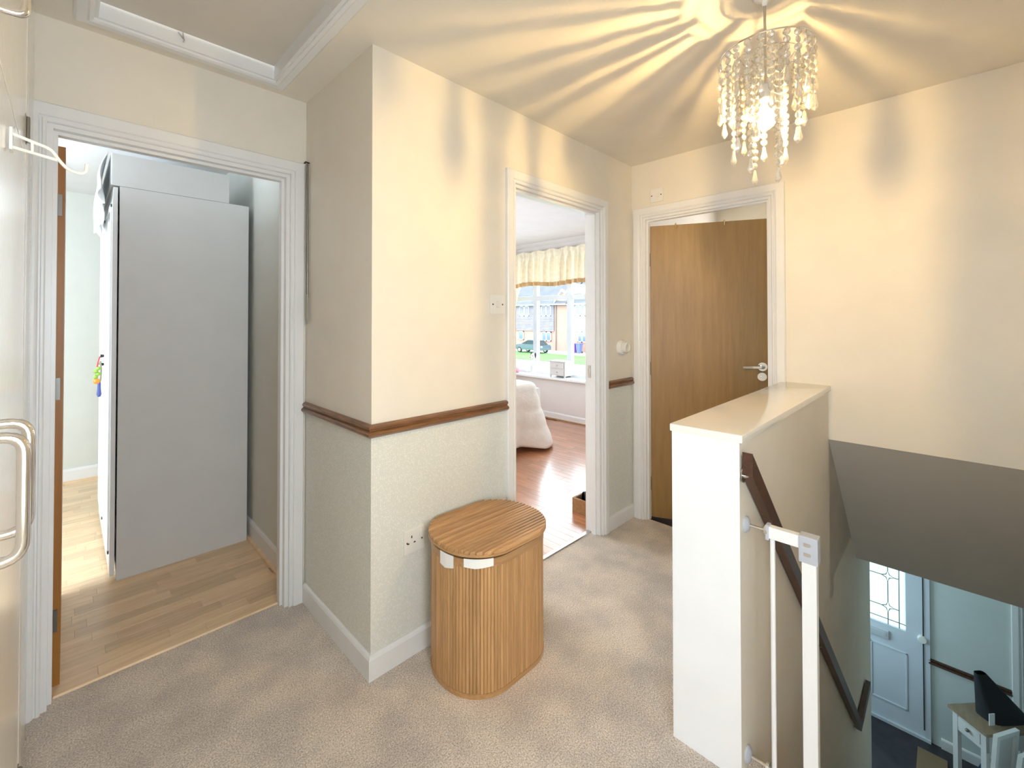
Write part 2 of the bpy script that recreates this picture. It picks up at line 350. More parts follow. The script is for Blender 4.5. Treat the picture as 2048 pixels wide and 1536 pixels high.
def wall_mesh(axis, t0, t1, u0, u1, z0, z1, holes=()):
    """a wall slab with rectangular openings, only outer faces kept; axis is the one of its thickness"""
    us = sorted({u0, u1, *[h[0] for h in holes], *[h[1] for h in holes]}); us = [u for u in us if u0 <= u <= u1]
    zs = sorted({z0, z1, *[h[2] for h in holes], *[h[3] for h in holes]}); zs = [z for z in zs if z0 <= z <= z1]
    def full(i, j):
        if i < 0 or j < 0 or i >= len(us) - 1 or j >= len(zs) - 1: return False
        a = (us[i] + us[i + 1]) / 2; b = (zs[j] + zs[j + 1]) / 2
        return not any(h[0] < a < h[1] and h[2] < b < h[3] for h in holes)
    def P(t, u, z): return {'x': (t, u, z), 'y': (u, t, z), 'z': (u, z, t)}[axis]
    mb = MB()
    for i in range(len(us) - 1):
        for j in range(len(zs) - 1):
            if not full(i, j): continue
            a, b, c, d = us[i], us[i + 1], zs[j], zs[j + 1]
            for t in (t0, t1): mb.add([P(t, a, c), P(t, b, c), P(t, b, d), P(t, a, d)], [(0, 1, 2, 3)])
            for (ok, q) in ((full(i - 1, j), [(a, c), (a, d)]), (full(i + 1, j), [(b, c), (b, d)]), (full(i, j - 1), [(a, c), (b, c)]), (full(i, j + 1), [(a, d), (b, d)])):
                if not ok: mb.add([P(t0, *q[0]), P(t0, *q[1]), P(t1, *q[1]), P(t1, *q[0])], [(0, 1, 2, 3)])
    return mb

def sweep(prof, path, closed_prof=True):
    """prof: list of (v, z); path: function v -> list of (x, y) plan points, mitred by the caller"""
    mb = MB(); n = len(prof); plan = [path(v) for v, _ in prof]; m = len(plan[0])
    vs_ = [(plan[k][i][0], plan[k][i][1], prof[k][1]) for i in range(m) for k in range(n)]
    fs = [(i * n + k, i * n + (k + 1) % n, (i + 1) * n + (k + 1) % n, (i + 1) * n + k) for i in range(m - 1) for k in range(n)]
    fs += [tuple(range(n)), tuple((m - 1) * n + k for k in range(n))]
    return mb.add(vs_, fs)

def uframe(prof, axis, face, sgn, a0, a1, top, z0=0.0):
    """architrave round a doorway: prof (u outwards from the opening, v out of the wall face)"""
    mb = MB(); n = len(prof)
    def P(u, v, s_, z): return {'y': (s_, face + sgn * v, z), 'x': (face + sgn * v, s_, z)}[axis]
    st = []
    for u, v in prof: st.append([P(u, v, a0 - u, z0), P(u, v, a0 - u, top + u), P(u, v, a1 + u, top + u), P(u, v, a1 + u, z0)])
    vs_ = [st[k][i] for i in range(4) for k in range(n)]
    fs = [(i * n + k, i * n + (k + 1) % n, (i + 1) * n + (k + 1) % n, (i + 1) * n + k) for i in range(3) for k in range(n)]
    fs += [tuple(range(n)), tuple(3 * n + k for k in range(n))]
    return mb.add(vs_, fs)
ARCH = [(0.0, 0.0), (0.0, 0.010), (0.004, 0.014), (0.010, 0.014), (0.013, 0.009), (0.017, 0.009), (0.021, 0.017), (0.026, 0.020), (0.060, 0.020), (0.064, 0.016), (0.064, 0.0)]
SKIRT = [(0.0, 0.0), (0.016, 0.0), (0.016, 0.076), (0.012, 0.085), (0.006, 0.090), (0.0, 0.090)]
DADO = [(0.0, 0.903), (0.010, 0.906), (0.020, 0.911), (0.026, 0.918), (0.026, 0.924), (0.021, 0.930), (0.014, 0.933), (0.015, 0.938), (0.020, 0.942), (0.020, 0.950), (0.012, 0.955), (0.0, 0.956)]

# ------------------------------------------------------------------ the setting: upper floor
XB, YC, YA, XD, HC = 0.846, 1.516, 2.161, 2.853, 2.417
XL = -0.083; YR = -0.38; YH0, YH1, XH, ZCAP = 0.628, 0.434, 1.452, 1.014
ZG = -2.6; XF = 5.9

ceil = one('ceiling', wall_mesh('z', HC, HC + 0.12, -2.3, 2.853, -1.7, 1.516, holes=[(0.06, 0.665, 1.25, 2.3)])
           .add(*(lambda w: (w.v, w.f))(wall_mesh('z', HC, HC + 0.12, -2.3, 0.846, 1.516, 2.211, holes=[(0.06, 0.665, 1.0, 2.045)]))),
           M_ceil, 'cream painted landing ceiling with the loft opening in it', 'ceiling', kind='structure')
one('ceiling.001', MB().box(0.9, 5.1, 1.566, 5.25, HC, HC + 0.12), M_bed_ceil, 'white ceiling of the front bedroom with the bed', 'ceiling', kind='structure')
one('ceiling.002', MB().box(-2.0, 0.9, 2.211, 5.25, HC, HC + 0.12), M_bed_ceil, 'pale ceiling of the room with the grey wardrobe', 'ceiling', kind='structure')
one('ceiling.003', MB().box(2.853, 5.1, -0.9, 1.566, HC, HC + 0.12), M_ceil, 'pale ceiling of the room behind the oak door', 'ceiling', kind='structure')

# walls of the landing
wA = one('wall_left', wall_mesh('y', YA, YA + 0.1, XL - 0.1, XB, -0.1, HC, [(-0.062, 0.776, -0.05, 2.052)]), M_wall, 'cream landing wall around the doorway to the wardrobe room', 'wall', kind='structure')
wB = one('wall_corner', MB().box(XB, XB + 0.1, YC, 5.13, -0.1, HC), M_wall, 'cream projecting wall with the outer corner beside the loft pole', 'wall', kind='structure')
wC = one('wall_back', wall_mesh('y', YC, YC + 0.1, XB + 0.1, XD + 0.1, -0.1, HC, [(1.640, 2.459, -0.05, 2.052)]), M_wall, 'cream landing wall around the bedroom doorway', 'wall', kind='structure')
wD = one('wall_right', wall_mesh('x', XD, XD + 0.1, -1.0, YC, -0.1, HC, [(0.673, 1.441, -0.05, 2.052), (-1.0, YH1, -0.1, 0.739)]), M_wall, 'cream end wall around the oak door above the stairs', 'wall', kind='structure')
one('wall_near', wall_mesh('x', XL - 0.1, XL - 0.02, -1.0, YA, -0.1, HC, [(-0.36, 0.44, -0.05, 2.03)]), M_wall, 'cream wall behind the built-in cupboard', 'wall', kind='structure')
one('wall_stair_side', wall_mesh('y', YR - 0.1, YR, XL - 0.1, XF + 0.1, -0.3, HC, [(-0.07, 0.48, 0.85, 1.92)]).box(XL - 0.1, 4.55, YR - 0.1, YR, ZG - 0.1, -0.3), M_wall, 'cream wall along the open side of the stairs', 'wall', kind='structure')  # opening added only to let the landing fill light in

MB().box(XB - 0.002, XB, YA + 0.106, 5.03, 0, HC).build('paint_panel', M_room, wB)
# wallpaper below the dado rail
for (nm, p, b) in (('wallpaper_panel', wB, (XB - 0.0025, XB, YC - 0.0025, YA - 0.02, 0.02, 0.92)), ('wallpaper_panel', wC, (XB - 0.0025, 1.59, YC - 0.0025, YC, 0.02, 0.92)), ('wallpaper_panel', wC, (2.51, XD, YC - 0.0025, YC, 0.02, 0.92))):
    if p is wC and b[0] < 1: b = (XB, *b[1:])
    o = MB().box(*b).build(nm, M_paper, p); o['label'] = 'pale sage embossed wallpaper below the rail'

one('baseboard_corner', sweep(SKIRT, lambda v: [(XB - v, YA - 0.02), (XB - v, YC - v), (1.578, YC - v)]), M_white, 'white skirting board round the outer corner by the basket', 'skirting board', kind='structure')
one('baseboard_back', sweep(SKIRT, lambda v: [(2.521, YC - v), (XD, YC - v)]), M_white, 'short white skirting board between the bedroom doorway and oak door', 'skirting board', kind='structure')
one('trim_1', sweep(DADO, lambda v: [(XB - v, YA - 0.012), (XB - v, YC - v), (1.582, YC - v)]), M_dado, 'brown moulded dado rail wrapping the outer wall corner', 'dado rail', kind='structure', smooth=True)
one('trim_2', sweep(DADO, lambda v: [(2.521, YC - v), (XD - 0.02, YC - v)]), M_dado, 'short brown dado rail beside the oak door frame', 'dado rail', kind='structure', smooth=True)

# floors
fl = one('floor', MB().box(XL - 0.1, 1.56, YR, YA + 0.064, -0.19, 0).box(1.56, XD, YH0, YC + 0.07, -0.19, 0).box(XD, XD + 0.03, 0.65, 1.46, -0.19, 0), M_carpet, 'beige flecked carpet covering the landing', 'carpet', kind='structure')

def planks(parent, along, a0, a1, c0, c1, width, lengths, m, z=0.0, th=0.008):
    gap = 0.0003; i = 0; made = {}
    c = c0
    while c < c1 - 0.01:
        w = min(width, c1 - c); p = a0 - random.random() * 0.25
        while p < a1 - 0.01:
            ln = random.choice(lengths); s0 = max(p, a0); s1 = min(p + ln, a1); p += ln
            if s1 - s0 < 0.02: continue
            L_ = round(s1 - s0, 3); key = (L_, round(w, 3))
            if key not in made:
                mb = MB(); hx, hy = (L_ / 2 - gap, w / 2 - gap) if along == 'x' else (w / 2 - gap, L_ / 2 - gap)
                mb.add([(-hx, -hy, -th), (hx, -hy, -th), (hx, hy, -th), (-hx, hy, -th), (-hx, -hy, -0.0008), (hx, -hy, -0.0008), (hx, hy, -0.0008), (-hx, hy, -0.0008),
                        (-hx + .001, -hy + .001, 0), (hx - .001, -hy + .001, 0), (hx - .001, hy - .001, 0), (-hx + .001, hy - .001, 0)],
                       [(0, 3, 2, 1)] + [(i_, (i_ + 1) % 4, 4 + (i_ + 1) % 4, 4 + i_) for i_ in range(4)] + [(4 + i_, 4 + (i_ + 1) % 4, 8 + (i_ + 1) % 4, 8 + i_) for i_ in range(4)] + [(8, 9, 10, 11)])
                made[key] = mb.mesh('plank', m, fix=False)
            o = bpy.data.objects.new('plank', made[key]); COL.objects.link(o); o.parent = parent
            mid = ((s0 + s1) / 2, c + w / 2); o.location = (mid[0], mid[1], z) if along == 'x' else (mid[1], mid[0], z); i += 1
        c += width
    return i
fA = one('floor_side_room', MB().box(-2.0, XB, YA + 0.072, 5.06, -0.19, -0.007), M_beech, 'pale beech laminate floor of the wardrobe room', 'laminate floor', kind='structure')
n1 = planks(fA, 'x', -0.55, XB - 0.018, YA + 0.074, 5.02, 0.066, (0.31, 0.42, 0.36), M_beech)
fC = one('floor_bedroom', MB().box(XB + 0.1, 5.0, YC + 0.082, 5.2, -0.19, -0.007), M_cherry, 'glossy reddish laminate floor of the front bedroom', 'laminate floor', kind='structure')
n2 = planks(fC, 'y', YC + 0.084, 3.6, 1.55, 4.78, 0.068, (0.5, 0.62, 0.42), M_cherry)
one('floor_bathroom', MB().box(XD + 0.032, 5.0, YH1 + 0.02, YC, -0.19, -0.004), M_darkfloor, 'dark grey vinyl floor behind the oak door', 'vinyl floor', kind='structure')
one('threshold_strip', MB().prism([(YA + 0.050, -0.002), (YA + 0.078, -0.002), (YA + 0.074, 0.006), (YA + 0.056, 0.006)], 'x', -0.025, 0.77), M_beech, 'thin wooden threshold strip at the wardrobe room doorway', 'threshold strip', kind='structure')
one('threshold_strip.001', MB().prism([(YC + 0.060, -0.002), (YC + 0.096, -0.002), (YC + 0.09, 0.006), (YC + 0.066, 0.006)], 'x', 1.645, 2.454), M_steel, 'silver metal threshold strip at the bedroom doorway', 'threshold strip', kind='structure')

# doorways: architrave, lining, stop
def doorway(name, label, axis, face, sgn, a0, a1, top, depth=0.1, stop_at=0.05):
    """a0..a1 is the clear width between the wall's cut edges; lining 22 mm thick"""
    loc = ((a0 + a1) / 2, face, 0) if axis == 'y' else (face, (a0 + a1) / 2, 0)
    root = thing(name, loc, label, 'doorway', kind='structure')
    lt = 0.022
    uframe(ARCH, axis, face, -sgn, a0 + 0.006, a1 - 0.006, top - 0.006).build('architrave', M_white, root)
    def bx(mb, u0, u1, d0, d1, z0, z1):
        q = sorted((face + sgn * d0, face + sgn * d1))
        return mb.box(u0, u1, q[0], q[1], z0, z1) if axis == 'y' else mb.box(q[0], q[1], u0, u1, z0, z1)
    l = MB(); bx(l, a0, a0 + lt, 0.001, depth, 0, top - lt); bx(l, a1 - lt, a1, 0.001, depth, 0, top - lt); bx(l, a0, a1, 0.001, depth, top - lt, top)
    l.build('lining', M_white, root)
    s_ = MB(); k = lt + 0.012
    bx(s_, a0 + lt, a0 + k, stop_at - 0.03, stop_at, 0, top - k); bx(s_, a1 - k, a1 - lt, stop_at - 0.03, stop_at, 0, top - k); bx(s_, a0 + lt, a1 - lt, stop_at - 0.03, stop_at, top - k, top - lt)
    s_.build('door_stop', M_white, root)
    return root
d1 = doorway('door_1', 'white framed open doorway to the wardrobe room with oak leaf folded in', 'y', YA, 1, -0.062, 0.776, 2.052, 0.104, 0.06)
d2 = doorway('door_2', 'white framed open doorway to the bright front bedroom', 'y', YC, 1, 1.640, 2.459, 2.052, 0.104, 0.055)
d3 = doorway('door_3', 'white framed doorway with oak door standing ajar at landing end', 'x', XD, 1, 0.673, 1.441, 2.052, 0.104, 0.05)
MB().box(2.432, 2.437, YC + 0.062, YC + 0.082, 0.98, 1.06).box(2.425, 2.437, YC + 0.066, YC + 0.078, 1.01, 1.04).build('strike_plate', M_steel, d2)

# oak leaf of door 1, folded back into the room
lf = MB().box(-0.050, -0.008, YA + 0.106, YA + 0.85, 0.012, 2.0).build('leaf', M_oakedge, d1); lf['label'] = 'brown oak door leaf seen edge on'
for z in (0.25, 1.1, 1.78): MB().box(-0.028, -0.016, YA + 0.100, YA + 0.110, z - 0.04, z + 0.04).build('hinge', M_darksteel, lf)

# oak leaf of door 3: hinged at the left, ajar into the room
def leaf3():
    hx, hy = XD + 0.055, 1.408; ex, ey = 3.215, 0.782
    d = Vector((ex - hx, ey - hy, 0)); wdt = 0.715; d.normalize(); nrm = Vector((d.y, -d.x, 0))
    if nrm.x < 0: nrm = -nrm
    def P(u, v, z): q = Vector((hx, hy, 0)) + d * u + nrm * v; return (q.x, q.y, z)
    mb = MB(); mb.add([P(u, v, z) for u in (0, wdt) for v in (0, 0.04) for z in (0.012, 1.992)], [(0, 1, 3, 2), (4, 6, 7, 5), (0, 4, 5, 1), (2, 3, 7, 6), (0, 2, 6, 4), (1, 5, 7, 3)])
    leaf = mb.build('leaf', M_oak, d3); leaf['label'] = 'plain golden oak veneer door leaf'
    for z in (0.24, 1.02, 1.76):
        MB().tube([P(-0.008, -0.006, z - 0.045), P(-0.008, -0.006, z + 0.045)], 0.007, 8).build('hinge', M_darksteel, leaf)
    def disc(u, z, r, t, name):
        pts = [P(u + r * math.cos(a), -t, z + r * math.sin(a)) for a in [2 * PI * k / 24 for k in range(24)]]
        p2 = [P(u + r * math.cos(a), 0.0, z + r * math.sin(a)) for a in [2 * PI * k / 24 for k in range(24)]]
        m_ = MB(); m_.add(pts + p2, [tuple(range(24)), tuple(range(47, 23, -1))] + [(k, (k + 1) % 24, 24 + (k + 1) % 24, 24 + k) for k in range(24)])
        return m_.build(name, M_chrome, leaf)
    disc(wdt - 0.058, 1.055, 0.027, 0.009, 'handle_rose'); disc(wdt - 0.060, 0.992, 0.026, 0.008, 'lock_rose')
    disc(wdt - 0.060, 0.992, 0.007, 0.010, 'lock_turn')
    MB().tube(rounded([P(wdt - 0.058, 0, 1.055), P(wdt - 0.058, -0.052, 1.055), P(wdt - 0.175, -0.055, 1.050)], 0.02), 0.0095, 10).build('lever_handle', M_chrome, leaf, True)
    for u in (0.16, 0.45): MB().tube(rounded([P(u, -0.004, 1.965), P(u, -0.004, 2.000), P(u, 0.044, 2.000), P(u, 0.044, 1.96)], 0.006), 0.0045, 6).build('over_door_hook', M_brass, leaf)
leaf3()

# ------------------------------------------------------------------ loft hatch
lh = thing('loft_hatch', (0.36, 1.65, HC), 'square loft hatch with white moulded frame in the landing ceiling', 'loft hatch')
def rectframe(prof, x0, x1, y0, y1, z):
    mb = MB(); n = len(prof); cs = []
    for u, v in prof: cs.append([(x0 - u, y0 - u, z - v), (x1 + u, y0 - u, z - v), (x1 + u, y1 + u, z - v), (x0 - u, y1 + u, z - v)])
    vs_ = [cs[k][i] for i in range(4) for k in range(n)]
    return mb.add(vs_, [(i * n + k, i * n + (k + 1) % n, ((i + 1) % 4) * n + (k + 1) % n, ((i + 1) % 4) * n + k) for i in range(4) for k in range(n)])
rectframe([(0.0, 0), (0.0, 0.012), (0.012, 0.016), (0.018, 0.012), (0.045, 0.012), (0.052, 0.007), (0.052, 0)], 0.06, 0.665, 1.25, 2.045, HC).build('frame_moulding', M_white, lh)
rectframe([(0.0, -0.062), (0.0, 0.004), (-0.012, 0.004), (-0.012, -0.062)], 0.06, 0.665, 1.25, 2.045, HC).build('reveal', M_white, lh)
MB().box(0.074, 0.651, 1.264, 2.028, HC + 0.050, HC + 0.066).build('hatch_panel', M_hatch, lh)
ca = MB().tube(rounded([(0.318, 2.030, HC + 0.052), (0.318, 2.022, HC + 0.030), (0.322, 2.020, HC + 0.012), (0.316, 2.014, HC + 0.006)], 0.004, 3), 0.0022, 6)
ca.tube([(0.302, 2.030, HC + 0.046), (0.312, 2.024, HC + 0.030), (0.318, 2.022, HC + 0.022)], 0.0018, 6); ca.build('hatch_catch', M_steel, lh)

# ------------------------------------------------------------------ half wall over the stairs
hw = thing('half_wall', (2.15, 0.53, 0), 'white boxed half wall with glossy cream cap guarding the stairs', 'half wall', kind='structure')
MB().prism([(XH, 0.0), (XH, ZCAP - 0.022), (XD, ZCAP - 0.022), (XD, 0.739), (3.742, -0.195), (4.427, -0.195), (4.427, ZG), (1.56, ZG), (1.56, 0.0)], 'y', YH1, YH0).build('panelling', M_wall, hw)
MB().box(XH - 0.004, XH, YH1 - 0.003, YH0 + 0.003, 0.0, ZCAP - 0.02).build('end_board', M_white, hw)
MB().box(XH - 0.006, XD + 0.012, YH1 - 0.012, YH0 + 0.010, ZCAP - 0.024, ZCAP + 0.001, 0.006).build('cap', M_cap, hw, True)

# ------------------------------------------------------------------ stairs, soffit and hall
st = thing('staircase', (1.56, 0.03, ZG), 'carpeted straight stairs running down behind the half wall', 'staircase', kind='structure')
stepm = None
for i in range(12):
    z = -0.2 * (i + 1)
    if stepm is None: stepm = MB().box(0, 0.222, -0.40, 0.40, -0.2, 0, 0.012).mesh('step', M_carpet)
    o = bpy.data.objects.new('step', stepm); COL.objects.link(o); o.parent = st; o.location = (0.2 * i - 0.01, 0, z - ZG)
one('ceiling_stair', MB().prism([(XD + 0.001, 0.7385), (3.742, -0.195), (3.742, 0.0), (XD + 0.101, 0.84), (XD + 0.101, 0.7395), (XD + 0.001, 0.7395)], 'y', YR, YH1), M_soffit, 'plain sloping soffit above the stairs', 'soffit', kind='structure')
one('ceiling_hall', MB().box(3.742, XF, YR - 1.0, 1.6, -0.195, -0.08), M_ceil, 'white ceiling of the entrance hall downstairs', 'ceiling', kind='structure')
one('floor_hall', MB().box(3.8, XF + 0.1, YR - 1.0, 1.6, ZG - 0.1, ZG), M_darkfloor, 'dark floor of the entrance hall downstairs', 'floor', kind='structure')
one('wall_front', wall_mesh('x', XF, XF + 0.12, YR - 1.0, 1.6, ZG - 0.1, -0.08, [(0.155, 1.085, ZG - 0.05, -0.50), (-1.3, -0.40, ZG - 0.05, -0.50)]), M_hall, 'pale entrance wall around the front door downstairs', 'wall', kind='structure')
one('wall_hall_side', MB().box(4.2, XF + 0.1, 1.6, 1.7, ZG - 0.1, -0.08).box(3.8, 4.3, YH0, 1.6, ZG, -0.08), M_hall, 'pale far side wall of the entrance hall', 'wall', kind='structure')
one('wall_hall_end', MB().box(4.45, XF + 0.1, YR - 1.1, YR - 1.0, ZG - 0.1, -0.08).box(4.45, 4.55, YR - 1.0, YR - 0.1, ZG, -0.08), M_hall, 'grey wall at the right end of the hall', 'wall', kind='structure')
one('trim_3', sweep([(v, z - 0.93 - 1.845) for v, z in DADO], lambda v: [(XF - v, 0.165), (XF - v, -0.335)]), M_handrail, 'dark dado rail right of the front door downstairs', 'dado rail', kind='structure')
one('baseboard_front', sweep([(v, z + ZG) for v, z in SKIRT], lambda v: [(XF - v, 0.09), (XF - v, -0.335)]), M_white, 'white skirting board under the hall dado rail', 'skirting board', kind='structure')
d5 = thing('door_5', (XF, -0.85, ZG), 'dark inner doorway with white frame at right end of hall', 'doorway', kind='structure')
uframe(ARCH, 'x', XF, -1, -1.3, -0.40, -0.50, ZG).build('architrave', M_white, d5)
MB().box(XF + 0.04, XF + 0.08, -1.3, -0.40, ZG, -0.5).build('leaf', M_grey, d5)

# handrail
hr = thing('handrail', (2.6, 0.40, 0), 'dark brown wooden handrail sloping down the half wall by the stairs', 'handrail')
def bar(p0, p1, h, t, y):   # flat rail in the x-z plane
    (x0, z0), (x1, z1) = p0, p1
    return [(x0, z0 - h / 2), (x0, z0 + h / 2), (x1, z1 + h / 2), (x1, z1 - h / 2)]
MB().prism([(1.468, 0.895), (1.468, 0.962), (3.652, -1.170), (4.09, -1.170), (4.09, -1.222), (3.632, -1.222)], 'y', 0.402, 0.429).build('rail', M_handrail, hr)
for x in (1.478, 2.55, 3.55):
    zz = 0.93 - (x - 1.468) * 0.975
    MB().tube(rounded([(x, YH1, zz - 0.03), (x, 0.418, zz - 0.03), (x, 0.415, zz - 0.01)], 0.01), 0.008, 8).lathe([(0.022, 0.0), (0.022, -0.006)], (x, YH1, zz - 0.03), 'y', 14).build('bracket', M_steel, hr)

# front door
d4 = thing('door_4', (XF, 0.62, ZG), 'white front door downstairs with leaded obscured glass and letter plate', 'front door', kind='structure')
fy0, fy1 = 0.195, 1.045
lw = wall_mesh('x', XF - 0.012, XF + 0.035, fy0, fy1, ZG + 0.03, -0.53, [(0.318, 0.92, -1.65, -0.75)]); lw.build('leaf', M_doorblue, d4)
MB().box(XF - 0.02, XF + 0.08, fy1, 1.085, ZG, -0.50).box(XF - 0.02, XF + 0.08, 0.155, fy0 + 0.002, ZG, -0.50).box(XF - 0.02, XF + 0.08, 0.155, 1.085, -0.53, -0.49).box(XF - 0.03, XF + 0.08, 0.155, 1.085, ZG, ZG + 0.028).build('frame', M_doorblue, d4)
gl = MB().box(XF + 0.008, XF + 0.014, 0.318, 0.92, -1.65, -0.75).build('glass_pane', M_frost, d4); gl['label'] = 'bright leaded obscured glass'
def came(*pts): return MB().tube([(XF - 0.0, y, z) for y, z in pts], 0.0028, 5)
cm = MB()
def addc(*pts): cm.tube([(XF + 0.004, y, z) for y, z in pts], 0.0045, 5)
ym = 0.445
for s_, yy in ((1, ym), (-1, 0.79)):
    for zc in (-1.18, -1.48):
        pts = []
        for k in range(4):
            a0 = k * PI / 2; p0 = (yy + 0.045 * math.cos(a0), zc + 0.05 * math.sin(a0)); p1 = (yy + 0.045 * math.cos(a0 + PI / 2), zc + 0.05 * math.sin(a0 + PI / 2))
            mid = (yy + 0.018 * math.cos(a0 + PI / 4), zc + 0.02 * math.sin(a0 + PI / 4)); pts += [p0, mid]
        addc(*pts, pts[0])
    addc((yy, -1.23), (yy, -1.43)); addc((yy, -1.53), (yy, -1.65)); addc((yy, -1.13), (yy, -0.75))
for zc in (-1.18, -1.48): addc((0.36, zc), (ym - 0.045, zc)); addc((ym + 0.045, zc), (0.745, zc)); addc((0.835, zc), (0.88, zc))
addc((0.365, -1.65), (0.365, -0.75)); addc((0.875, -1.65), (0.875, -0.75)); addc((0.318, -1.60), (0.92, -1.60))
cm.build('lead_came', M_lead, d4)
MB().box(XF - 0.03, XF - 0.012, 0.44, 0.72, -1.785, -1.705, 0.006).box(XF - 0.034, XF - 0.028, 0.46, 0.70, -1.765, -1.725).build('letter_plate', M_letter, d4)
for (y0, y1) in ((0.31, 0.58), (0.66, 0.93)):
    rp = MB()
    for (a, b, c, d) in ((y0, y1, -1.87, -1.855), (y0, y1, -2.40, -2.385), (y0, y0 + 0.015, -2.40, -1.855), (y1 - 0.015, y1, -2.40, -1.855)): rp.box(XF - 0.019, XF - 0.011, a, b, c, d, 0.003)
    rp.build('raised_panel', M_doorblue, d4)
MB().lathe([(0.035, 0), (0.035, -0.02), (0.028, -0.03), (0.0, -0.032)], (XF - 0.012, 0.205, -1.66), 'x', 16).build('door_chime', M_plastic, d4, True)
MB().tube([(XF - 0.024, 0.200, ZG + 0.1), (XF - 0.024, 0.200, -0.6)], 0.004, 6).build('cable', M_black, d4)
one('door_mat', MB().box(5.1, 5.74, 0.05, 0.24, ZG, ZG + 0.016, 0.005), M_matbrown, 'brown coir door mat behind the front door', 'door mat')

# ------------------------------------------------------------------ other room shells
one('wall_side_room_far', MB().box(-2.0, XB, 5.03, 5.13, -0.1, HC), M_room, 'pale far wall of the wardrobe room', 'wall', kind='structure')
one('wall_side_room_window', wall_mesh('x', -1.75, -1.65, YA + 0.1, 5.03, -0.1, HC, [(2.3, 3.3, 0.75, 2.25)]), M_room, 'window wall of the wardrobe room', 'wall', kind='structure')
one('wall_side_room_near', MB().box(-1.75, XL - 0.1, YA, YA + 0.1, -0.1, HC), M_room, 'near wall of the wardrobe room', 'wall', kind='structure')
one('baseboard_side_room', sweep([(v, z * 1.25) for v, z in SKIRT], lambda v: [(-1.6, 5.03 - v), (XB - v, 5.03 - v), (XB - v, YA + 0.11)]), M_white, 'white skirting board in the wardrobe room', 'skirting board', kind='structure')
one('trim_4', sweep([(0.016, 0), (0.030, 0), (0.028, 0.010), (0.016, 0.016)], lambda v: [(-1.6, 5.03 - v), (XB - v, 5.03 - v), (XB - v, YA + 0.11)]), M_beech, 'thin beech floor bead along the wardrobe room skirting', 'floor bead', kind='structure')
one('wall_bedroom_window', wall_mesh('x', 4.80, 5.0, YC, 5.2, -0.1, HC, [(2.45, 4.62, 0.55, 2.28)]), M_bed_wall, 'pale bedroom wall around the wide window', 'wall', kind='structure')
one('wall_bedroom_far', wall_mesh('y', 5.1, 5.2, XB + 0.1, 5.0, -0.1, HC, [(1.12, 2.68, 0.82, 2.18)]), M_bed_wall, 'pale far bedroom wall behind the bed', 'wall', kind='structure')  # opening added out of view for the extra bedroom light
one('wall_bedroom_side', MB().box(XD + 0.1, 4.8, YC, YC + 0.1, -0.1, HC), M_bed_wall, 'pale wall between bedroom and bathroom', 'wall', kind='structure')
one('baseboard_bedroom', sweep(SKIRT, lambda v: [(4.80 - v, 5.1), (4.80 - v, YC + 0.1)]), M_white, 'white skirting board under the bedroom window', 'skirting board', kind='structure')
one('trim_5', sweep([(0.016, 0), (0.030, 0), (0.028, 0.010), (0.016, 0.016)], lambda v: [(4.80 - v, 5.1), (4.80 - v, YC + 0.1)]), M_crate, 'thin brown floor bead under the bedroom window', 'floor bead', kind='structure')
one('trim_6', sweep([(0.0, HC - 0.05), (0.004, HC - 0.05), (0.03, HC - 0.02), (0.045, HC), (0, HC)], lambda v: [(4.80 - v, 5.1), (4.80 - v, YC + 0.1)]), M_bed_wall, 'narrow cornice above the bedroom window', 'cornice', kind='structure')
# bathroom
one('wall_bathroom_far', wall_mesh('x', 4.5, 4.6, -0.9, YC, -0.1, HC, [(0.65, 1.35, 1.2, 2.0)]), M_wall, 'cream far wall of the room behind the oak door', 'wall', kind='structure')  # opening added for the fill light behind it
wbr = one('wall_bathroom_right', MB().box(XD + 0.1, 4.6, YH1, YH1 + 0.08, 0, HC), M_wall, 'tiled right wall of the room behind the oak door', 'wall', kind='structure')
tm = MB().box(0.001, 0.199, 0, 0.006, 0.001, 0.199, 0.0015).mesh('tile', M_tile)
for i in range(8):
    for j in range(10):
        o = bpy.data.objects.new('tile', tm); COL.objects.link(o); o.parent = wbr; o.location = (XD + 0.1 + 0.2 * i, YH1 + 0.08, 0.01 + 0.19 * j); o.scale = (1, 1, 0.955)
ha = thing('towel_hook', (3.46, 0.52, 1.2), 'dark object hanging on the tiles behind the oak door edge', 'towel hook')
MB().box(3.42, 3.50, 0.519, 0.530, 1.16, 1.30, 0.004).build('back_plate', M_darksteel, ha)
MB().tube(rounded([(3.46, 0.526, 1.26), (3.46, 0.575, 1.25), (3.46, 0.59, 1.30)], 0.01), 0.008, 8).build('peg', M_darksteel, ha)
bagm = MB().lathe([(0.01, 1.25), (0.03, 1.20), (0.05, 1.12), (0.045, 1.02), (0.0, 1.0)], (3.46, 0.585, 0), 'z', 12); bagm.build('hanging_flannel', M_blackcloth, ha, True)
# room behind the camera
one('wall_back_room', wall_mesh('x', -2.05, -1.95, -1.6, 1.6, -0.1, HC, [(-1.55, 0.3, 0.72, 2.3)]).box(-2.0, XL - 0.1, 1.5, 1.6, -0.1, HC).box(-2.0, XL - 0.1, -1.7, -1.6, -0.1, HC).box(XL - 0.1, XL, -1.7, -1.0, -0.1, HC), M_wall, 'pale walls of the box room behind the photographer', 'wall', kind='structure')
one('floor_back_room', MB().box(-2.05, XL - 0.1, -1.7, 1.6, -0.19, 0), M_carpet, 'beige carpet of the box room behind the photographer', 'carpet', kind='structure')

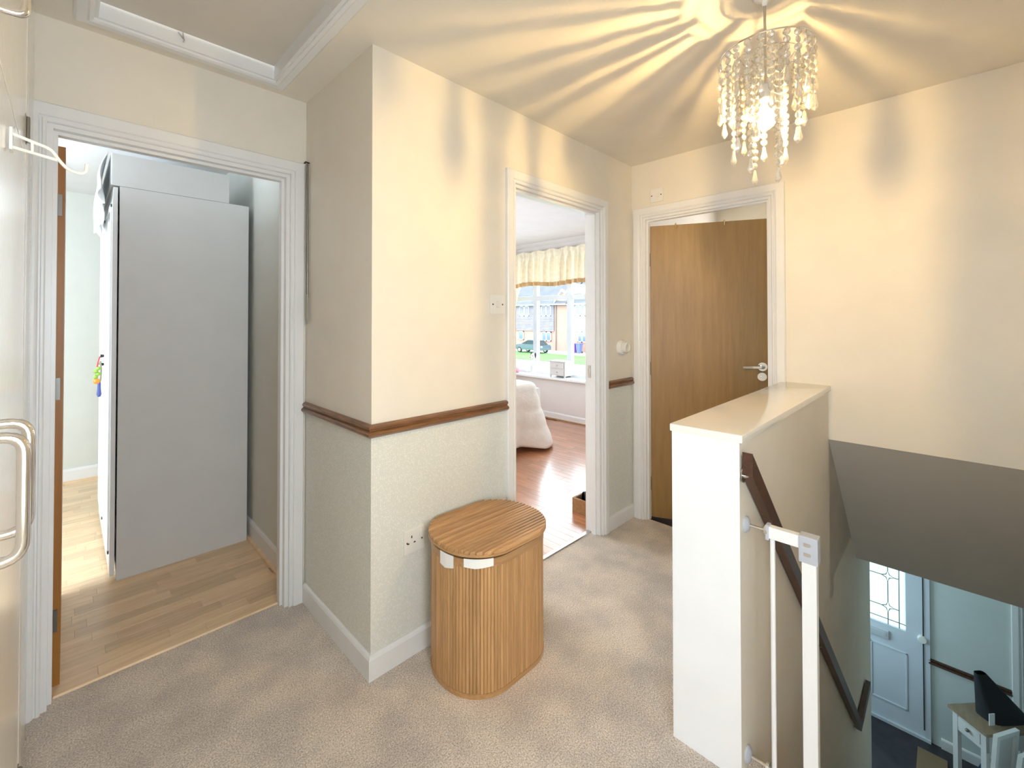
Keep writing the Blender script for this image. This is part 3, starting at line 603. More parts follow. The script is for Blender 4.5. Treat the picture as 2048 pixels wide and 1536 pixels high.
# ------------------------------------------------------------------ built-in cupboard at the left edge
cp = thing('built_in_cupboard', (XL, 0.97, 0), 'cream gloss built-in cupboard with chrome handles at left edge', 'cupboard')
FX = XL - 0.012
MB().box(FX - 0.008, FX + 0.012, 1.475, 1.56, 0, HC).box(FX - 0.008, FX + 0.012, 0.44, 0.468, 0, HC).box(FX - 0.008, FX + 0.012, 0.468, 1.475, 1.70, 1.76).box(FX - 0.008, FX + 0.012, 0.468, 1.475, 2.32, HC).box(FX - 0.008, FX + 0.012, 0.468, 1.475, 0, 0.05).build('face_frame', M_cup, cp)
MB().box(FX + 0.012, FX + 0.022, 1.49, 1.56, 0, HC, 0.004).build('architrave', M_cup, cp)
MB().box(FX - 0.006, FX + 0.006, 1.56, YA, 0, HC).build('side_panel', M_cup, cp)
def cdoor(y0, y1, z0, z1, hy, hz0, hz1, hinge=None, proj=0.043):
    d = MB().box(FX + 0.002, FX + 0.022, y0, y1, z0, z1, 0.003).build('door', M_cup, cp)
    x0 = FX + 0.022; x1 = x0 + proj
    MB().tube(rounded([(x0, hy, hz0), (x1, hy, hz0), (x1, hy, hz1), (x0, hy, hz1)], 0.018), 0.0055, 12).build('handle', M_chrome, d, True)
    if hinge is not None:
        for hz in hinge:
            MB().tube([(x0 + 0.002, y1 + 0.004, hz - 0.03), (x0 + 0.002, y1 + 0.004, hz + 0.03)], 0.005, 8).box(x0 - 0.001, x0 + 0.001, y1 - 0.02, y1 + 0.02, hz - 0.03, hz + 0.03).build('hinge', M_darksteel, d)
    return d
cdoor(0.47, 0.678, 0.055, 1.729, 0.640, 1.120, 1.243)
cdoor(0.682, 1.470, 0.055, 1.729, 0.722, 1.120, 1.243, (0.3,))
cdoor(0.47, 0.678, 1.7315, 2.318, 0.640, 1.80, 1.92)
cdoor(0.682, 1.470, 1.7315, 2.318, 0.885, 1.782, 1.905, (1.80, 2.2), 0.028)
hk = thing('coat_hook', (XL + 0.012, 1.06, 1.63), 'cream plastic coat hook on the left cupboard door', 'coat hook')
hx = FX + 0.0240
MB().box(hx, hx + 0.004, 1.048, 1.072, 1.636, 1.673, 0.0015).build('back_plate', M_hookpl, hk)
MB().tube(rounded([(hx + 0.002, 1.06, 1.665), (-0.022, 1.06, 1.651), (-0.012, 1.06, 1.634), (0.000, 1.06, 1.620), (0.016, 1.06, 1.617), (0.023, 1.06, 1.622), (0.024, 1.06, 1.636)], 0.008, 4), 0.0028, 8).build('upper_arm', M_hookpl, hk, True)
MB().tube([(hx + 0.002, 1.06, 1.643), (-0.014, 1.06, 1.634)], 0.0028, 8).build('lower_arm', M_hookpl, hk, True)
MB().tube([(-0.045, 1.06, 1.641), (-0.045, 1.06, 1.659)], 0.002, 6).build('web', M_hookpl, hk)

# ------------------------------------------------------------------ loft pole
lp = thing('loft_pole', (0.835, 2.120, 1.33), 'slim grey metal loft pole with hook hanging beside the doorway', 'loft pole')
MB().tube([(0.836, 2.118, 2.105), (0.838, 2.116, 1.46)], 0.0045, 8).build('rod', M_darksteel, lp)
MB().tube(rounded([(0.838, 2.116, 1.50), (0.836, 2.112, 1.345), (0.833, 2.104, 1.333), (0.831, 2.098, 1.35), (0.834, 2.108, 1.475)], 0.008, 4), 0.0035, 8).build('hook', M_steel, lp)
MB().tube([(0.846, 2.120, 2.11), (0.828, 2.120, 2.112), (0.824, 2.126, 2.105)], 0.004, 8).build('hanger', M_black, lp)

# ------------------------------------------------------------------ switches, socket, thermostat
def plate_y(x, z, w, h, t=0.009): return MB().box(x - w / 2, x + w / 2, YC - t, YC, z - h / 2, z + h / 2, 0.003)
sw = thing('light_switch', (1.520, YC, 1.428), 'white light switch left of the bedroom doorway', 'light switch')
plate_y(1.520, 1.428, 0.094, 0.094).build('plate', M_plastic, sw)
MB().prism([(YC - 0.009, 1.412), (YC - 0.015, 1.416), (YC - 0.011, 1.442), (YC - 0.009, 1.444)], 'x', 1.508, 1.530).build('rocker', M_plastic, sw)
for dx in (-0.033, 0.033): MB().lathe([(0.0042, 0.0), (0.0042, -0.001)], (1.520 + dx, YC - 0.009, 1.428), 'y', 10).build('screw', M_black, sw)
so = thing('wall_socket', (1.036, YC, 0.458), 'white single wall socket with rocker behind the basket', 'wall socket')
plate_y(1.036, 0.458, 0.098, 0.094, 0.012).build('plate', M_plastic, so)
for (dx, dz, w, h) in ((0.0, 0.020, 0.005, 0.010), (-0.016, -0.004, 0.009, 0.005), (0.014, -0.004, 0.009, 0.005)):
    MB().box(1.022 + dx - w / 2, 1.022 + dx + w / 2, YC - 0.0126, YC - 0.0115, 0.456 + dz - h / 2, 0.456 + dz + h / 2).build('pin_slot', M_black, so)
MB().prism([(YC - 0.012, 0.470), (YC - 0.016, 0.472), (YC - 0.013, 0.492), (YC - 0.012, 0.493)], 'x', 1.060, 1.072).build('rocker', M_plastic, so)
for dx in (-0.036, 0.036): MB().lathe([(0.0035, 0.0), (0.0035, -0.001)], (1.036 + dx, YC - 0.012, 0.456), 'y', 10).build('screw', M_black, so)
th = thing('thermostat', (2.700, YC, 1.165), 'round white thermostat dial between the bedroom and oak doors', 'thermostat')
MB().lathe([(0.048, 0.0), (0.048, -0.022), (0.044, -0.028)], (2.690, YC, 1.168), 'y', 28).build('base', M_plastic, th, True)
MB().lathe([(0.038, -0.028), (0.036, -0.052), (0.030, -0.056), (0.026, -0.053), (0.0, -0.053)], (2.690, YC, 1.168), 'y', 28).build('dial', M_plastic, th, True)
MB().box(2.688, 2.692, YC - 0.056, YC - 0.052, 1.168, 1.19).build('pointer', M_greyplastic, th)
pu = thing('pull_switch_plate', (XD, 1.335, 2.18), 'small white isolator switch above the oak door', 'switch')
MB().box(XD - 0.009, XD, 1.291, 1.379, 2.136, 2.224, 0.003).build('plate', M_plastic, pu)
MB().box(XD - 0.014, XD - 0.008, 1.318, 1.340, 2.168, 2.194, 0.002).build('rocker', M_plastic, pu)
for dy in (-0.032, 0.032): MB().lathe([(0.004, 0.0), (0.004, -0.001)], (XD - 0.009, 1.335 + dy, 2.18), 'x', 10).build('screw', M_black, pu)

# ------------------------------------------------------------------ laundry basket
BX, BY, BH = 1.262, 1.305, 0.495
def rrect(hx_, hy_, r, n):
    """n points spaced evenly round a rounded rectangle: (x, y, nx, ny)"""
    seg = [('l', (hx_ - r) * 2), ('a', PI / 2 * r), ('l', (hy_ - r) * 2), ('a', PI / 2 * r)] * 2
    tot = sum(s[1] for s in seg); out = []
    for k in range(n):
        d = tot * k / n; i = 0
        while d > seg[i][1] + 1e-9: d -= seg[i][1]; i += 1
        side = i // 2; c = [(hx_ - r, -(hy_ - r)), (hx_ - r, hy_ - r), (-(hx_ - r), hy_ - r), (-(hx_ - r), -(hy_ - r))][side]
        a0 = -PI / 2 + side * PI / 2
        if seg[i][0] == 'a':
            a = a0 + d / r; out.append((c[0] + r * math.cos(a), c[1] + r * math.sin(a), math.cos(a), math.sin(a)))
        else:
            t = Vector((-math.sin(a0), math.cos(a0))); nn = Vector((math.cos(a0), math.sin(a0)))
            st_ = Vector(c) + nn * r - t * seg[i][1]; p = st_ + t * d; out.append((p.x, p.y, nn.x, nn.y))
    return out
bk = thing('laundry_basket', (BX, BY, 0), 'oval bamboo laundry basket with slatted lid against the wallpapered wall', 'laundry basket')
HX, HY, HR = 0.238, 0.176, 0.165
inner = rrect(HX - 0.008, HY - 0.008, HR - 0.008, 96)
mbk = MB(); nI = len(inner)
mbk.add([(p[0] + BX, p[1] + BY, z) for z in (0.004, BH) for p in inner], [(i, (i + 1) % nI, nI + (i + 1) % nI, nI + i) for i in range(nI)] + [tuple(range(nI))])
mbk.build('inner_shell', M_bamboo, bk)
NS = 104; ring = rrect(HX, HY, HR, NS)
per = 2 * PI * HR + 4 * (HX - HR) + 4 * (HY - HR); sw_ = per / NS * 0.465
sm_ = MB().add([(-0.006, -sw_, 0), (0.0, -sw_, 0), (0.002, -sw_ * 0.6, 0), (0.002, sw_ * 0.6, 0), (0.0, sw_, 0), (-0.006, sw_, 0)] + [(-0.006, -sw_, 1), (0.0, -sw_, 1), (0.002, -sw_ * 0.6, 1), (0.002, sw_ * 0.6, 1), (0.0, sw_, 1), (-0.006, sw_, 1)],
               [(0, 1, 2, 3, 4, 5), (6, 7, 8, 9, 10, 11)] + [(i, (i + 1) % 6, 6 + (i + 1) % 6, 6 + i) for i in range(6)]).mesh('slat', M_bamboo)
for (x, y, nx, ny) in ring:
    o = bpy.data.objects.new('slat', sm_); COL.objects.link(o); o.parent = bk; o.location = (x, y, 0.016); o.scale = (1, 1, BH - 0.044); o.rotation_euler = (0, 0, math.atan2(ny, nx))
def band(z0, z1, d0, d1, name, m=M_bamboolid):
    a = rrect(HX + d0, HY + d0, HR + d0, 96); b = rrect(HX + d1, HY + d1, HR + d1, 96); n = 96; mb = MB()
    vs_ = [(p[0] + BX, p[1] + BY, z) for (q, z) in ((b, z0), (b, z1), (a, z1), (a, z0)) for p in q]
    mb.add(vs_, [(k * n + i, k * n + (i + 1) % n, ((k + 1) % 4) * n + (i + 1) % n, ((k + 1) % 4) * n + i) for k in range(4) for i in range(n)])
    return mb.build(name, m, bk)
band(0.0, 0.018, -0.008, 0.004, 'bottom_rim'); band(BH - 0.030, BH, -0.008, 0.004, 'top_rim')
# liner tabs folded over the rim at the near end
for (k0, k1, zl) in ((83, 88, 0.050), (91, 99, 0.030)):
    a = rrect(HX + 0.0055, HY + 0.0055, HR + 0.0055, 104); b = rrect(HX + 0.008, HY + 0.008, HR + 0.008, 104); mb = MB(); n = k1 - k0 + 1
    vs_ = []
    for i, k in enumerate(range(k0, k1 + 1)):
        zz = BH - zl * (1 - 0.35 * abs(i / (n - 1) - 0.4)); p, q = a[k % 104], b[k % 104]
        vs_ += [(q[0] + BX, q[1] + BY, zz), (q[0] + BX, q[1] + BY, BH + 0.004), (p[0] + BX, p[1] + BY, BH + 0.004), (p[0] + BX, p[1] + BY, zz)]
    mb.add(vs_, [(i * 4 + j, i * 4 + (j + 1) % 4, (i + 1) * 4 + (j + 1) % 4, (i + 1) * 4 + j) for i in range(n - 1) for j in range(4)] + [(0, 1, 2, 3), tuple((n - 1) * 4 + j for j in range(4))])
    o = mb.build('liner', M_liner, bk); o['label'] = 'white cotton liner folded over the rim'
# lid: slats along x, tilted a little up at the near end where the liner lifts it
lid = bpy.data.objects.new('lid', None); COL.objects.link(lid); lid.parent = bk; lid.location = (0, 0, BH + 0.010); lid.rotation_euler = (0, math.radians(0.8), 0); WL[lid.name] = (0, 0, BH + 0.010)
LX, LY, LR = HX + 0.014, HY + 0.014, HR + 0.014
nl = 22; dy = 2 * LY / nl
def halfx(y):
    e = abs(y) - (LY - LR)
    return LX if e <= 0 else LX - LR + math.sqrt(max(LR * LR - e * e, 1e-6))
lb = rrect(LX, LY, LR, 96); mb = MB(); mb.add([(p[0], p[1], z) for z in (0.0, 0.009) for p in lb], [tuple(range(96)), tuple(range(191, 95, -1))] + [(i, (i + 1) % 96, 96 + (i + 1) % 96, 96 + i) for i in range(96)])
o = bpy.data.objects.new('lid_base', mb.mesh('lid_base', M_bamboolid)); COL.objects.link(o); o.parent = lid
for i in range(nl):
    y0 = -LY + dy * i + 0.002; y1 = y0 + dy - 0.004; ym_ = (y0 + y1) / 2
    def edge(y): return max(halfx(max(-LY + 1e-4, min(LY - 1e-4, y))) - 0.0015, 0.004)
    pb = [(-edge(y0), y0), (edge(y0), y0), (edge(ym_), ym_), (edge(y1), y1), (-edge(y1), y1), (-edge(ym_), ym_)]
    pt = [(-edge(y0) + .001, y0 + 0.0032), (edge(y0) - .001, y0 + 0.0032), (edge(ym_) - .001, ym_), (edge(y1) - .001, y1 - 0.0032), (-edge(y1) + .001, y1 - 0.0032), (-edge(ym_) + .001, ym_)]
    mb = MB(); mb.add([(*p, 0.008) for p in pb] + [(*p, 0.0165) for p in pb] + [(*p, 0.0215) for p in pt],
                      [tuple(range(5, -1, -1))] + [(k, (k + 1) % 6, 6 + (k + 1) % 6, 6 + k) for k in range(6)] + [(6 + k, 6 + (k + 1) % 6, 12 + (k + 1) % 6, 12 + k) for k in range(6)] + [tuple(range(12, 18))])
    o = bpy.data.objects.new('lid_slat', mb.mesh('lid_slat', M_bamboolid, fix=False)); COL.objects.link(o); o.parent = lid

# ------------------------------------------------------------------ stair gate
sg = thing('stair_gate', (1.505, 0.03, 0), 'white metal stair gate frame with grey corner fitting across the stair top', 'stair gate')
GX = 1.505
def wallcup(y, s, z):
    o = MB().lathe([(0.024, 0.0), (0.024, -s * 0.005), (0.017, -s * 0.011), (0.008, -s * 0.014)], (GX, y, z), 'y', 18).build('wall_cup', M_greyplastic, sg, True)
    MB().tube([(GX, y, z), (GX, y - s * 0.062, z)], 0.0045, 8).lathe([(0.014, -s * 0.052), (0.014, -s * 0.060)], (GX, y, z), 'y', 12).build('spindle', M_steel, o)
for (y, s) in ((YH1, 1), (YR, -1)):
    for z in (0.735, 0.045): wallcup(y, s, z)
MB().box(GX - 0.012, GX + 0.012, 0.292, 0.372, 0.718, 0.752, 0.003).build('top_rail', M_gate, sg)
MB().box(GX - 0.013, GX + 0.013, 0.368, 0.378, 0.712, 0.756, 0.003).build('end_cap', M_greyplastic, sg)
cb = MB().box(GX - 0.018, GX + 0.018, 0.252, 0.296, 0.684, 0.757, 0.003).build('corner_fitting', M_greyplastic, sg)
for z in (0.735, 0.708): MB().box(GX - 0.0195, GX - 0.0175, 0.268, 0.284, z - 0.004, z + 0.004).build('rivet', M_steel, cb)
MB().box(GX - 0.014, GX + 0.014, 0.256, 0.290, 0.0, 0.690, 0.003).build('post', M_gate, sg)
MB().box(GX - 0.014, GX + 0.014, -0.312, -0.278, 0.0, 0.752, 0.003).build('post', M_gate, sg)
MB().tube([(GX, 0.362, 0.05), (GX, 0.362, 0.722)], 0.0065, 10).build('upright_bar', M_gate, sg)
MB().box(GX - 0.014, GX + 0.014, -0.318, 0.372, 0.0, 0.034, 0.003).build('bottom_rail', M_gate, sg)
MB().box(GX - 0.012, GX + 0.012, -0.318, -0.290, 0.718, 0.752, 0.003).build('top_rail', M_gate, sg)

# ------------------------------------------------------------------ chandelier
CX, CY, CZ = 1.642, 0.405, 2.222
ch = thing('chandelier', (CX, CY, HC), 'round pendant chandelier hung with strings of clear crystal beads', 'chandelier')
MB().lathe([(0.034, HC), (0.034, HC - 0.008), (0.028, HC - 0.016), (0.010, HC - 0.026), (0.006, HC - 0.042)], (CX, CY, 0), 'z', 24).build('ceiling_rose', M_plastic, ch, True)
MB().tube([(CX, CY, HC - 0.04), (CX, CY, 2.085)], 0.0042, 8).build('flex', M_steel, ch)
MB().lathe([(0.008, 2.125), (0.017, 2.115), (0.019, 2.075), (0.014, 2.065)], (CX, CY, 0), 'z', 16).build('lamp_holder', M_plastic, ch, True)
MB().lathe([(0.012, 2.068), (0.014, 2.055), (0.028, 2.030), (0.032, 2.008), (0.026, 1.985), (0.012, 1.973), (0.0, 1.972)], (CX, CY, 0), 'z', 20).build('bulb', M_bulb, ch, True)
MB().lathe([(0.003, 2.030), (0.0055, 2.026), (0.0055, 2.002), (0.003, 1.998)], (CX, CY, 0), 'z', 8).build('filament', M_filament, ch)
def hoop(r, z, t=0.0025): return MB().tube([(CX + r * math.cos(a), CY + r * math.sin(a), z) for a in [2 * PI * k / 48 for k in range(48)]], t, 6, closed=True)
hoop(0.130, CZ).build('hoop', M_chrome, ch, True); hoop(0.092, CZ - 0.022, 0.0018).build('hoop', M_chrome, ch, True); hoop(0.052, CZ - 0.045, 0.0018).build('hoop', M_chrome, ch, True)
for k in range(3):
    a = 2 * PI * k / 3 + 0.4
    MB().tube([(CX + 0.130 * math.cos(a), CY + 0.130 * math.sin(a), CZ), (CX + 0.092 * math.cos(a), CY + 0.092 * math.sin(a), CZ - 0.022), (CX + 0.017 * math.cos(a), CY + 0.017 * math.sin(a), 2.10)], 0.0018, 6).build('spoke', M_chrome, ch)
bead_m = MB().lathe([(0.0042, -0.0055), (0.0108, -0.0014), (0.0108, 0.0014), (0.0042, 0.0055)], (0, 0, 0), 'x', 8).mesh('bead', M_crystal)
drop_m = MB().lathe([(0.0012, 0.0), (0.0046, -0.004), (0.0056, -0.017), (0.0102, -0.037), (0.0080, -0.044), (0.0006, -0.053)], (0, 0, 0), 'z', 6).mesh('drop', M_crystal)
link_m = MB().box(-0.0007, 0.0007, -0.0007, 0.0007, -1, 0).mesh('strand', M_steel)
nb = 0
def strand(x, y, z, n, rz):
    global nb
    L_ = 0.0225 * n + 0.004
    w = bpy.data.objects.new('strand', MB().box(x - 0.0007, x + 0.0007, y - 0.0007, y + 0.0007, z - L_, z).mesh('strand', M_steel, (CX, CY, HC), fix=False)); COL.objects.link(w); w.parent = ch
    for k in range(n):
        b = bpy.data.objects.new('bead', bead_m); COL.objects.link(b); b.parent = w
        b.location = (x - CX, y - CY, z - HC - 0.013 - 0.0225 * k); b.rotation_euler = (0, 0, rz + random.uniform(-0.7, 0.7)); nb += 1
    d = bpy.data.objects.new('drop', drop_m); COL.objects.link(d); d.parent = w; d.location = (x - CX, y - CY, z - HC - L_); d.rotation_euler = (0, 0, rz)
for k in range(24):
    a = 2 * PI * k / 24 + 0.1 + random.uniform(-0.06, 0.06); strand(CX + 0.130 * math.cos(a), CY + 0.130 * math.sin(a), CZ, (6, 8, 5, 7)[k % 4], a)
for k in range(9):
    a = 2 * PI * k / 9 + 0.3; strand(CX + 0.092 * math.cos(a), CY + 0.092 * math.sin(a), CZ - 0.022, (11, 10, 12)[k % 3], a)
for k in range(4):
    a = 2 * PI * k / 4 + 0.9; strand(CX + 0.052 * math.cos(a), CY + 0.052 * math.sin(a), CZ - 0.045, (14, 13, 15, 12)[k], a)

# ------------------------------------------------------------------ side room: wardrobe and what hangs on it
wd = thing('wardrobe', (0.5, 3.5, 0), 'tall plain grey wardrobe with white doors inside the side room', 'wardrobe')
MB().box(0.196, 0.814, 2.978, 2.998, 0.0, 2.052, 0.0015).build('side_panel', M_grey, wd)
MB().box(0.196, 0.814, 4.05, 4.07, 0, 2.052).build('side_panel', M_grey, wd)
MB().box(0.196, 0.814, 2.998, 4.05, 2.03, 2.052).box(0.20, 0.814, 2.998, 4.05, 0, 0.06).build('carcass_shelf', M_grey, wd)
MB().box(0.805, 0.814, 2.998, 4.05, 0.06, 2.03).build('back_panel', M_grey, wd)
wdoor1 = MB().box(0.170, 0.189, 2.982, 3.515, 0.03, 2.045, 0.0015).build('door', M_greywhite, wd)
wdoor2 = MB().box(0.170, 0.189, 3.525, 4.06, 0.03, 2.045, 0.0015).build('door', M_greywhite, wd)
for (dr, y0, y1) in ((wdoor1, 3.05, 3.46), (wdoor2, 3.60, 4.0)):
    mm = MB()
    for (a, b, c, d) in ((y0, y1, 1.95, 1.97), (y0, y1, 0.12, 0.14), (y0, y0 + 0.02, 0.12, 1.97), (y1 - 0.02, y1, 0.12, 1.97)): mm.box(0.163, 0.171, a, b, c, d, 0.002)
    mm.build('door_moulding', M_greywhite, dr)
MB().tube([(0.172, 3.50, 1.135), (0.148, 3.50, 1.135)], [0.006, 0.010], 10).build('knob', M_black, wdoor1)
MB().tube([(0.172, 3.56, 1.08), (0.148, 3.56, 1.08)], [0.006, 0.011], 10).build('knob', M_black, wdoor2)
ub = thing('top_box', (0.43, 3.4, 2.052), 'plain grey storage box on top of the wardrobe', 'storage box')
def rb(): 
    r = 0.02; pts = [(0.165, 2.054), (0.705, 2.054)] + [(0.705 - r + r * math.cos(a), 2.222 - r + r * math.sin(a)) for a in [PI / 2 * k / 5 for k in range(6)]] + [(0.165, 2.222)]
    return MB().prism(pts, 'y', 2.980, 3.95)
rb().build('body', M_grey, ub); MB().box(0.160, 0.166, 2.981, 3.95, 2.056, 2.222).build('front_edge', M_greywhite, ub)
# white cloth hanging over the front of the box
def clothf(u, v):
    y = 2.995 + 0.75 * u; fold = 0.012 * math.sin(u * 38) + 0.008 * math.sin(u * 17 + 1)
    top = 2.228; low = 2.03 - 0.14 * math.sin(u * PI) * (0.7 + 0.3 * math.sin(u * 23)) - 0.10 * u
    z = top + (low - top) * v; x = 0.158 - (0.010 + 0.028 * math.sin(min(1, v * 1.2) * PI * 0.75) + fold * v)
    return (x, y, z)
cl = one('white_garment', MB().grid(clothf, 44, 14), M_cloth, 'crumpled white garment hanging over the wardrobe front', 'garment', smooth=True)
sm2 = cl.modifiers.new('thickness', 'SOLIDIFY'); sm2.thickness = 0.003
# charms on the knobs
def ball(c, r, sq=1.0, n=10): return MB().lathe([(r * math.sin(PI * k / 6) + 1e-4, -r * sq * math.cos(PI * k / 6)) for k in range(7)], c, 'z', n)
k1 = thing('beaded_charm', (0.138, 3.50, 1.135), 'green and orange beaded charm hanging from the wardrobe knob', 'charm')
MB().tube([(0.146, 3.50, 1.133), (0.138, 3.50, 1.10), (0.134, 3.505, 1.07)], 0.0035, 6).build('cord', M_red, k1)
for i in range(4): ball((0.134 + (-1) ** i * 0.006, 3.505, 1.06 - 0.016 * i), 0.012).build('bead', M_green, k1, True)
ball((0.132, 3.505, 0.985), 0.017).build('bead', M_orange, k1, True)
k2 = thing('tassel_charm', (0.142, 3.56, 1.08), 'olive charm with dark blue tassel hanging below the other charm', 'charm')
MB().tube([(0.146, 3.56, 1.08), (0.150, 3.55, 1.10), (0.154, 3.55, 1.05), (0.152, 3.555, 0.99), (0.148, 3.56, 0.97)], 0.005, 6).build('ribbon', M_olive, k2)
MB().lathe([(0.004, 0.985), (0.008, 0.965), (0.009, 0.93), (0.012, 0.90), (0.008, 0.885), (0.0, 0.882)], (0.146, 3.56, 0), 'z', 10).build('tassel', M_blue, k2, True)

# ------------------------------------------------------------------ bedroom: window, valance, curtain
w1 = thing('window_1', (4.92, 3.535, 0.55), 'wide white framed bedroom window overlooking the street', 'window', kind='structure')
WX0, WX1 = 4.90, 4.96
fr = MB().box(WX0, WX1, 2.45, 4.62, 0.55, 0.61).box(WX0, WX1, 2.45, 4.62, 2.22, 2.28).box(WX0, WX1, 2.45, 2.51, 0.61, 2.22).box(WX0, WX1, 4.56, 4.62, 0.61, 2.22)
fr.build('outer_frame', M_upvc, w1)
for yc_ in (4.10, 3.51, 2.92): MB().box(WX0 - 0.004, WX1, yc_ - 0.035, yc_ + 0.035, 0.61, 2.22, 0.004).build('mullion', M_upvc, w1)
edges = [(2.51, 2.885), (2.955, 3.475), (3.545, 4.065), (4.135, 4.56)]
for (a, b) in edges:
    MB().box(WX0 - 0.002, WX1, a, b, 1.615, 1.68, 0.004).build('transom', M_upvc, w1)
    for (z0, z1) in ((0.61, 1.615), (1.68, 2.22)): MB().box(4.928, 4.934, a, b, z0, z1).build('pane', M_pane, w1)
one('window_sill', MB().box(4.70, 4.905, 2.40, 4.66, 0.545, 0.575, 0.006), M_greywhite, 'deep white window sill under the bedroom window', 'window sill', kind='structure')
va = thing('valance', (4.70, 3.55, 1.80), 'gathered cream valance with gold trim above the bedroom window', 'valance')
NF = 26
def gath(u, amp): return amp * (math.sin(u * NF * 2 * PI) + 0.45 * math.sin(u * NF * 2 * PI * 1.7 + 2))
def valf(u, v):
    y = 2.35 + 2.4 * u; z = 2.285 + (1.845 - 2.285) * v
    amp = 0.006 if v < 0.12 else 0.006 + 0.030 * min(1, (v - 0.12) * 3)
    x = 4.70 - gath(u, amp) - (0.012 if v < 0.10 else 0.0); z += 0.010 * math.sin(u * 61) * (1 if v < 0.05 else 0.0) + 0.012 * math.sin(u * 19 + 1) * v
    return (x, y, z)
vo = MB().grid(valf, 520, 12).build('gathered_cloth', M_valance, va, True)
def trimf(u, v):
    x, y, z = valf(u, 1.0); return (x - 0.004, y, z + 0.012 - 0.055 * v)
MB().grid(trimf, 520, 2).build('trim_band', M_valtrim, va, True)
MB().box(4.72, 4.80, 2.33, 4.77, 2.27, 2.285).build('pelmet_board', M_crate, va)
cu = thing('curtain', (4.72, 4.45, 0.9), 'cream curtain tied back at the left of the bedroom window', 'curtain')
def curf(u, v):
    z = 1.86 - 0.95 * v; sway = 0.30 * (1 - v) ** 1.3; y = 4.56 - (0.02 + sway) * (1 - u) + 0.16 * u * 1.0
    return (4.765 + 0.014 * math.sin(u * 8 * 2 * PI) , y, z)
MB().grid(curf, 120, 16).build('curtain_cloth', M_valance, cu, True)
MB().tube([(4.70, 4.50, 0.93), (4.69, 4.60, 0.91), (4.70, 4.72, 0.93)], 0.018, 8).build('tie_back', M_valtrim, cu)

# chest, figurine and pink thing on the sill
tc = thing('trinket_chest', (4.81, 3.585, 0.575), 'small white two-drawer trinket chest on the bedroom window sill', 'trinket chest')
MB().box(4.735, 4.90, 3.46, 3.71, 0.60, 0.782, 0.003).build('body', M_paintchest, tc)
MB().box(4.720, 4.91, 3.445, 3.725, 0.782, 0.797, 0.004).build('top', M_paintchest, tc)
for z in (0.612, 0.700):
    d_ = MB().box(4.726, 4.736, 3.475, 3.695, z, z + 0.074, 0.002).build('drawer', M_paintchest, tc)
    ball((4.720, 3.585, z + 0.037), 0.009).build('knob', M_steel, d_, True)
for (x, y) in ((4.745, 3.47), (4.745, 3.70), (4.89, 3.47), (4.89, 3.70)): MB().lathe([(0.010, 0.575), (0.013, 0.60)], (x, y, 0), 'z', 8).build('foot', M_paintchest, tc)
fg = thing('dog_figurine', (4.78, 4.035, 0.575), 'tall white and black porcelain animal figurine on the window sill', 'figurine')
MB().lathe([(0.040, 0.575), (0.042, 0.59), (0.034, 0.61), (0.030, 0.66), (0.026, 0.72), (0.018, 0.76), (0.016, 0.785)], (4.78, 4.035, 0), 'z', 16).build('body', M_porcelain, fg, True)
hd = MB().lathe([(0.010, 0.775), (0.030, 0.79), (0.040, 0.815), (0.036, 0.85), (0.020, 0.868), (0.002, 0.872)], (4.78, 4.035, 0), 'z', 16).build('head', M_porcelain, fg, True)
MB().lathe([(0.020, 0.0), (0.018, -0.022), (0.008, -0.034), (0.002, -0.036)], (4.75, 4.035, 0.815), 'x', 10).build('muzzle', M_porcelain, hd, True)
MB().lathe([(0.006, 0), (0.005, -0.006), (0.001, -0.008)], (4.716, 4.035, 0.820), 'x', 8).build('nose', M_black, hd, True)
for dy in (-0.036, 0.036): MB().lathe([(0.004, 0.80), (0.012, 0.825), (0.013, 0.86), (0.006, 0.878)], (4.78, 4.035 + dy, 0), 'z', 8).build('ear', M_black, hd, True)
for dy in (-0.016, 0.016):
    ball((4.746, 4.035 + dy, 0.836), 0.005).build('eye', M_black, hd, True); MB().lathe([(0.012, 0.577), (0.013, 0.59), (0.010, 0.66), (0.011, 0.70)], (4.750, 4.035 + dy, 0), 'z', 8).build('front_leg', M_porcelain, fg, True)
pk = one('pink_pouch', MB().lathe([(0.02, 0.576), (0.06, 0.585), (0.065, 0.61), (0.045, 0.64), (0.012, 0.655)], (4.78, 4.36, 0), 'z', 14), M_pink, 'small pink pouch at the left end of the window sill', 'pouch', smooth=True)

